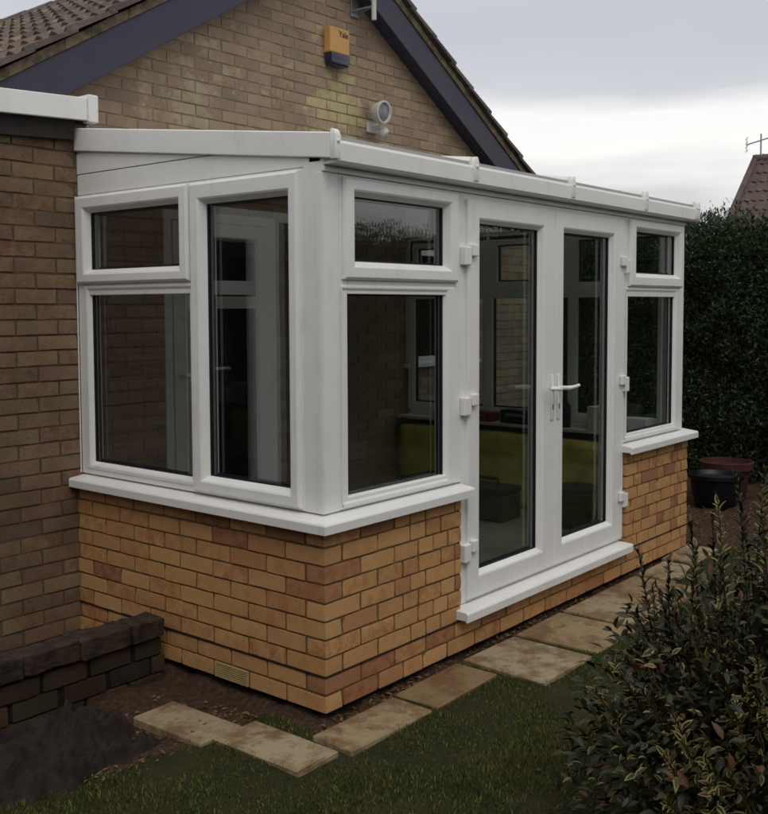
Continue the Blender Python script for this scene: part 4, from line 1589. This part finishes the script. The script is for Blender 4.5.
# brown leaf and bark litter on the bed and in the gap along the wall
m_litter = leaf_mat('brown_leaf_litter', [(0, lin(56, 40, 28)), (0.5, lin(92, 66, 44)), (0.85, lin(120, 90, 60)), (1, lin(70, 72, 44))], None, 0.8)
LN = 5200
lx_ = np.where(rng.uniform(size=LN) < 0.6, rng.uniform(3.6, 6.2, LN), rng.uniform(-0.95, 3.7, LN))
ly_ = np.where(lx_ > 3.6, rng.uniform(-0.6, 1.2, LN), np.where(lx_ < -0.1, rng.uniform(0.22, 0.55, LN), rng.uniform(-0.10, 0.02, LN)))
lz_ = np.array([ground_h(a, b) for a, b in zip(lx_, ly_)]) + 0.004
D_ = norm(np.stack([rng.normal(size=LN), rng.normal(size=LN), rng.normal(size=LN) * 0.25], 1))
N_ = norm(np.stack([rng.normal(size=LN) * 0.3, rng.normal(size=LN) * 0.3, np.ones(LN)], 1))
L_ = rng.uniform(0.008, 0.034, LN)
V_, F_, _g = leaf_geo(LN, np.stack([lx_, ly_, lz_], 1), D_, N_, L_, L_ * rng.uniform(0.25, 0.6, LN), 0.2, 0.1)
tag(link('leaf_litter', np_mesh('leaf_litter', V_, F_, m_litter)), 'brown dead leaves and bark chips on the bare soil', 'leaf litter', kind='stuff')

# ------------------------------------------------------------------ neighbour's roof and aerial
nfw = Vector((fw.x, fw.y, 0)).normalized()
NC = Vector((CAMP.x, CAMP.y, 0)) + nfw * 22 + rt * 7.71
nh = thing('neighbour_house', 'neighbouring house with brown tiled hipped roof showing above the hedge', 'house', (NC.x, NC.y, -0.05))
# house frame: ex along the ridge (to the right in view), ey away
th = math.radians(-50.7 - 30)
exv = Vector((math.cos(th), math.sin(th), 0)); eyv = Vector((-math.sin(th), math.cos(th), 0))
RZ, EZ, HALF, RLEN, HIP = 5.1, 2.8, 2.4, 8.0, 0.4


def nh_p(a, b, z):
    p = NC + exv * a + eyv * b
    return (p.x, p.y, z)


# ridge starts at a=0; front eave at b=-HALF
rb = MB()
vs = [nh_p(0, HALF, RZ), nh_p(RLEN, HALF, RZ), nh_p(-HIP, 0, EZ), nh_p(RLEN, 0, EZ), nh_p(RLEN, 2 * HALF, EZ), nh_p(-HIP, 2 * HALF, EZ)]
rb.add(vs, [(2, 3, 1, 0), (4, 5, 0, 1), (5, 2, 0), (3, 4, 1), (2, 5, 4, 3)])
nroof = rb.build('roof', m_nroof, nh)
wb = MB()
wp = [nh_p(-HIP + 0.3, 0.3, 0), nh_p(RLEN - 0.3, 0.3, 0), nh_p(RLEN - 0.3, 2 * HALF - 0.3, 0), nh_p(-HIP + 0.3, 2 * HALF - 0.3, 0)]
wb.prism([(p[0], p[1]) for p in wp], 'z', -0.3, EZ - 0.02)
wb.build('wall', m_nwall, nh)
up_n = Vector((0, 0, RZ - EZ)) + eyv * HALF
sl = up_n.length
up_n.normalize()
nn = exv.cross(up_n).normalized()
ntile = tile_mesh(0.33, 0.40, m_nroof, 'tile')
rows = int(sl / 0.345)
for k in range(rows + 1):
    dd_ = k * 0.345
    tt = dd_ / sl
    a = -HIP * (1 - tt) + 0.02
    while a < min(4.4, RLEN):
        if k >= 2:
            o = bpy.data.objects.new('tile', ntile)
            COL.objects.link(o)
            o.parent = nroof
            p = NC + exv * a + eyv * (HALF * tt) + Vector((0, 0, EZ + (RZ - EZ) * tt)) + nn * 0.02
            o.matrix_basis = Matrix.Translation(p) @ Matrix((exv, up_n, nn)).transposed().to_4x4()
        a += 0.33
MB().tube([nh_p(-0.05, HALF, RZ + 0.03), nh_p(RLEN, HALF, RZ + 0.03)], 0.11, 10).build('ridge', m_nroof, nroof, 0, True)
MB().tube([nh_p(-HIP, 0, EZ + 0.03), nh_p(0, HALF, RZ + 0.03)], 0.09, 8).build('ridge', m_nroof, nroof, 0, True)

ae = thing('television_aerial', 'thin television aerial on the neighbouring house ridge', 'aerial', nh_p(0.12, HALF, RZ))
MB().tube([nh_p(0.12, HALF, RZ), nh_p(0.12, HALF, RZ + 0.62)], 0.02, 8).build('mast', m_metal, ae)
A0, A1 = Vector(nh_p(0.12, HALF, RZ + 0.36)) - rt * 0.34, Vector(nh_p(0.12, HALF, RZ + 0.70)) + rt * 0.75
MB().tube([A0, A1], 0.016, 6).build('boom', m_metal, ae)
for k in range(9):
    c_ = A0.lerp(A1, k / 8)
    e_ = Vector((nfw.x * 0.9 + rt.x * 0.3, nfw.y * 0.9 + rt.y * 0.3, 0.10)).normalized() * (0.24 - 0.012 * k)
    MB().tube([c_ - e_, c_ + e_], 0.009, 5).build('element', m_metal, ae)
for k in range(4):
    c_ = A0 + Vector((0, 0, -0.15 + 0.1 * k))
    MB().tube([c_ - nfw * 0.22 - rt * 0.05, c_ + nfw * 0.22 + rt * 0.05], 0.007, 5).build('reflector_rod', m_metal, ae)
MB().tube([A0 + Vector((0, 0, -0.16)), A0 + Vector((0, 0, 0.16))], 0.008, 5).build('reflector_post', m_metal, ae)

# ------------------------------------------------------------------ inside the conservatory
def box_thing(name, label, cat, a, b, mat, bev=0.01, group=None):
    o = MB().box(a, b).build(name, mat, None, bev, seg=2)
    return tag(o, label, cat, group)


def soft_roll(name, label, x0, x1, y0, y1, z0, z1, mat, seed):
    """a slab of wool insulation, lumpy and rounded"""
    bm = bmesh.new()
    bmesh.ops.create_cube(bm, size=1)
    bmesh.ops.subdivide_edges(bm, edges=bm.edges, cuts=7, use_grid_fill=True)
    for v in bm.verts:
        p = v.co * 2
        q = Vector([math.copysign(abs(t) ** 1.0, t) for t in p])
        k = 1 - 0.03 * (max(0, abs(p.x) + abs(p.z) - 1.2) + max(0, abs(p.y) + abs(p.z) - 1.2))
        v.co = Vector(((x0 + x1) / 2 + q.x * k * (x1 - x0) / 2, (y0 + y1) / 2 + q.y * k * (y1 - y0) / 2, (z0 + z1) / 2 + q.z * k * (z1 - z0) / 2))
        n_ = mnoise.noise((v.co.x * 6, v.co.y * 6, v.co.z * 6 + seed)) * 0.012
        v.co.x += n_
        v.co.y += n_ * 0.5
    for v in bm.verts:
        v.co.z = max(v.co.z, z0)
    me = bpy.data.meshes.new(name)
    bm.to_mesh(me); bm.free()
    me.materials.append(mat)
    me.polygons.foreach_set('use_smooth', [True] * len(me.polygons))
    o = link(name, me)
    return tag(o, label, 'insulation', 'insulation bales along the far wall')


XW = WX - 0.162
soft_roll('insulation_bale', 'yellow insulation bale at the house end of the far conservatory wall', XW - 0.11, XW, 1.72, 2.28, 0.152, 0.70, m_insul, 1)
soft_roll('insulation_bale', 'yellow insulation bale seen through the door pane with the toolbox before it', XW - 0.11, XW, 1.08, 1.66, 0.152, 0.70, m_insul, 2)
soft_roll('insulation_bale', 'yellow insulation bale seen low through the door pane with the long lever', XW - 0.11, XW, 0.44, 1.02, 0.152, 0.69, m_insul, 3)

tb = thing('toolbox', 'dark green toolbox with black lid on the conservatory floor', 'toolbox', (3.0, 1.15, 0.152))
MB().box((2.82, 0.98, 0.152), (3.08, 1.42, 0.33)).build('body', m_green, tb, 0.012, seg=2)
MB().box((2.815, 0.975, 0.3305), (3.085, 1.425, 0.38)).build('lid', m_dark, tb, 0.012, seg=2)
MB().tube([(2.95, 1.08, 0.375), (2.95, 1.09, 0.43), (2.95, 1.31, 0.43), (2.95, 1.32, 0.375)], 0.012, 8).build('handle', m_dark, tb)
for yy in (1.08, 1.30):
    MB().box((2.803, yy, 0.29), (2.8145, yy + 0.04, 0.36)).build('latch', m_dark, tb, 0.003)
bk = thing('bucket', 'black builder bucket on the conservatory floor behind the door', 'bucket', (3.05, 0.55, 0.152))
MB().lathe([(0.11, 0), (0.15, 0.26), (0.158, 0.27), (0.15, 0.275), (0.14, 0.26), (0.001, 0.2)], (3.05, 0.55, 0.152), seg=24).build('pail', m_dark, bk, 0, True)
MB().tube([(3.05, 0.40, 0.41), (3.03, 0.42, 0.30), (2.94, 0.55, 0.27), (3.03, 0.68, 0.30), (3.05, 0.70, 0.41)], 0.004, 6).build('handle', m_metal, bk)
box_thing('cardboard_box', 'pale box standing on the inner window board by the far corner', 'box', (WX - 0.26, 0.40, 0.7655), (WX - 0.12, 0.62, 0.93), m_card, 0.003)
o = box_thing('box_of_fixings', 'small white box on the inner window board beside the pale box', 'box', (WX - 0.25, 0.19, 0.7655), (WX - 0.13, 0.32, 0.87), m_upvc, 0.004)
bt = thing('glue_bottle', 'dark bottle standing on the inner window board', 'bottle', (WX - 0.2, 0.82, 0.7655))
MB().lathe([(0.033, 0), (0.036, 0.01), (0.036, 0.15), (0.014, 0.19), (0.012, 0.22), (0.001, 0.225)], (WX - 0.2, 0.82, 0.766), seg=18).build('bottle', m_dark, bt, 0, True)

for k, (y0, y1, h_, m_, nm, lb, ct) in enumerate((
        (1.42, 1.66, 0.07, m_red, 'drill_case', 'flat dull red case lying on the inner window board', 'case'),
        (1.08, 1.34, 0.10, m_dark, 'black_case', 'flat black tool case lying on the inner window board', 'case'),
        (1.80, 1.96, 0.05, m_card, 'paper_pack', 'pale paper pack lying on the inner window board near the house wall', 'pack'))):
    t_ = thing(nm, lb, ct, (WX - 0.19, (y0 + y1) / 2, 0.7655))
    MB().box((WX - 0.255, y0, 0.7655), (WX - 0.125, y1, 0.7655 + h_)).build('body', m_, t_, 0.008, seg=2)
    MB().box((WX - 0.263, y0 + 0.05, 0.7655 + h_ * 0.55), (WX - 0.2555, y1 - 0.05, 0.7655 + h_ * 0.75)).build('clasp', m_metal, t_, 0.002)
st_ = thing('plastic_crate', 'dark green plastic crate on the floor beside the toolbox', 'crate', (2.95, 1.62, 0.152))
MB().box((2.78, 1.47, 0.152), (3.12, 1.80, 0.17)).build('base', m_green, st_)
for a_, b_ in (((2.78, 1.47, 0.1705), (2.80, 1.80, 0.40)), ((3.10, 1.47, 0.1705), (3.12, 1.80, 0.40)), ((2.8005, 1.47, 0.1705), (3.0995, 1.49, 0.40)), ((2.8005, 1.78, 0.1705), (3.0995, 1.80, 0.40))):
    MB().box(a_, b_).build('side', m_green, st_, 0.004)
MB().ring((Vector((2.779, 0, 0)), Vector((0, 1, 0)), Vector((-1, 0, 0))), (1.465, 0.36, 1.805, 0.41), (1.475, 0.37, 1.795, 0.40), [('o', 0, -0.002), ('o', 0, 0.012), ('i', 0, 0.012), ('i', 0, -0.002)]).build('rim', m_dark, st_)
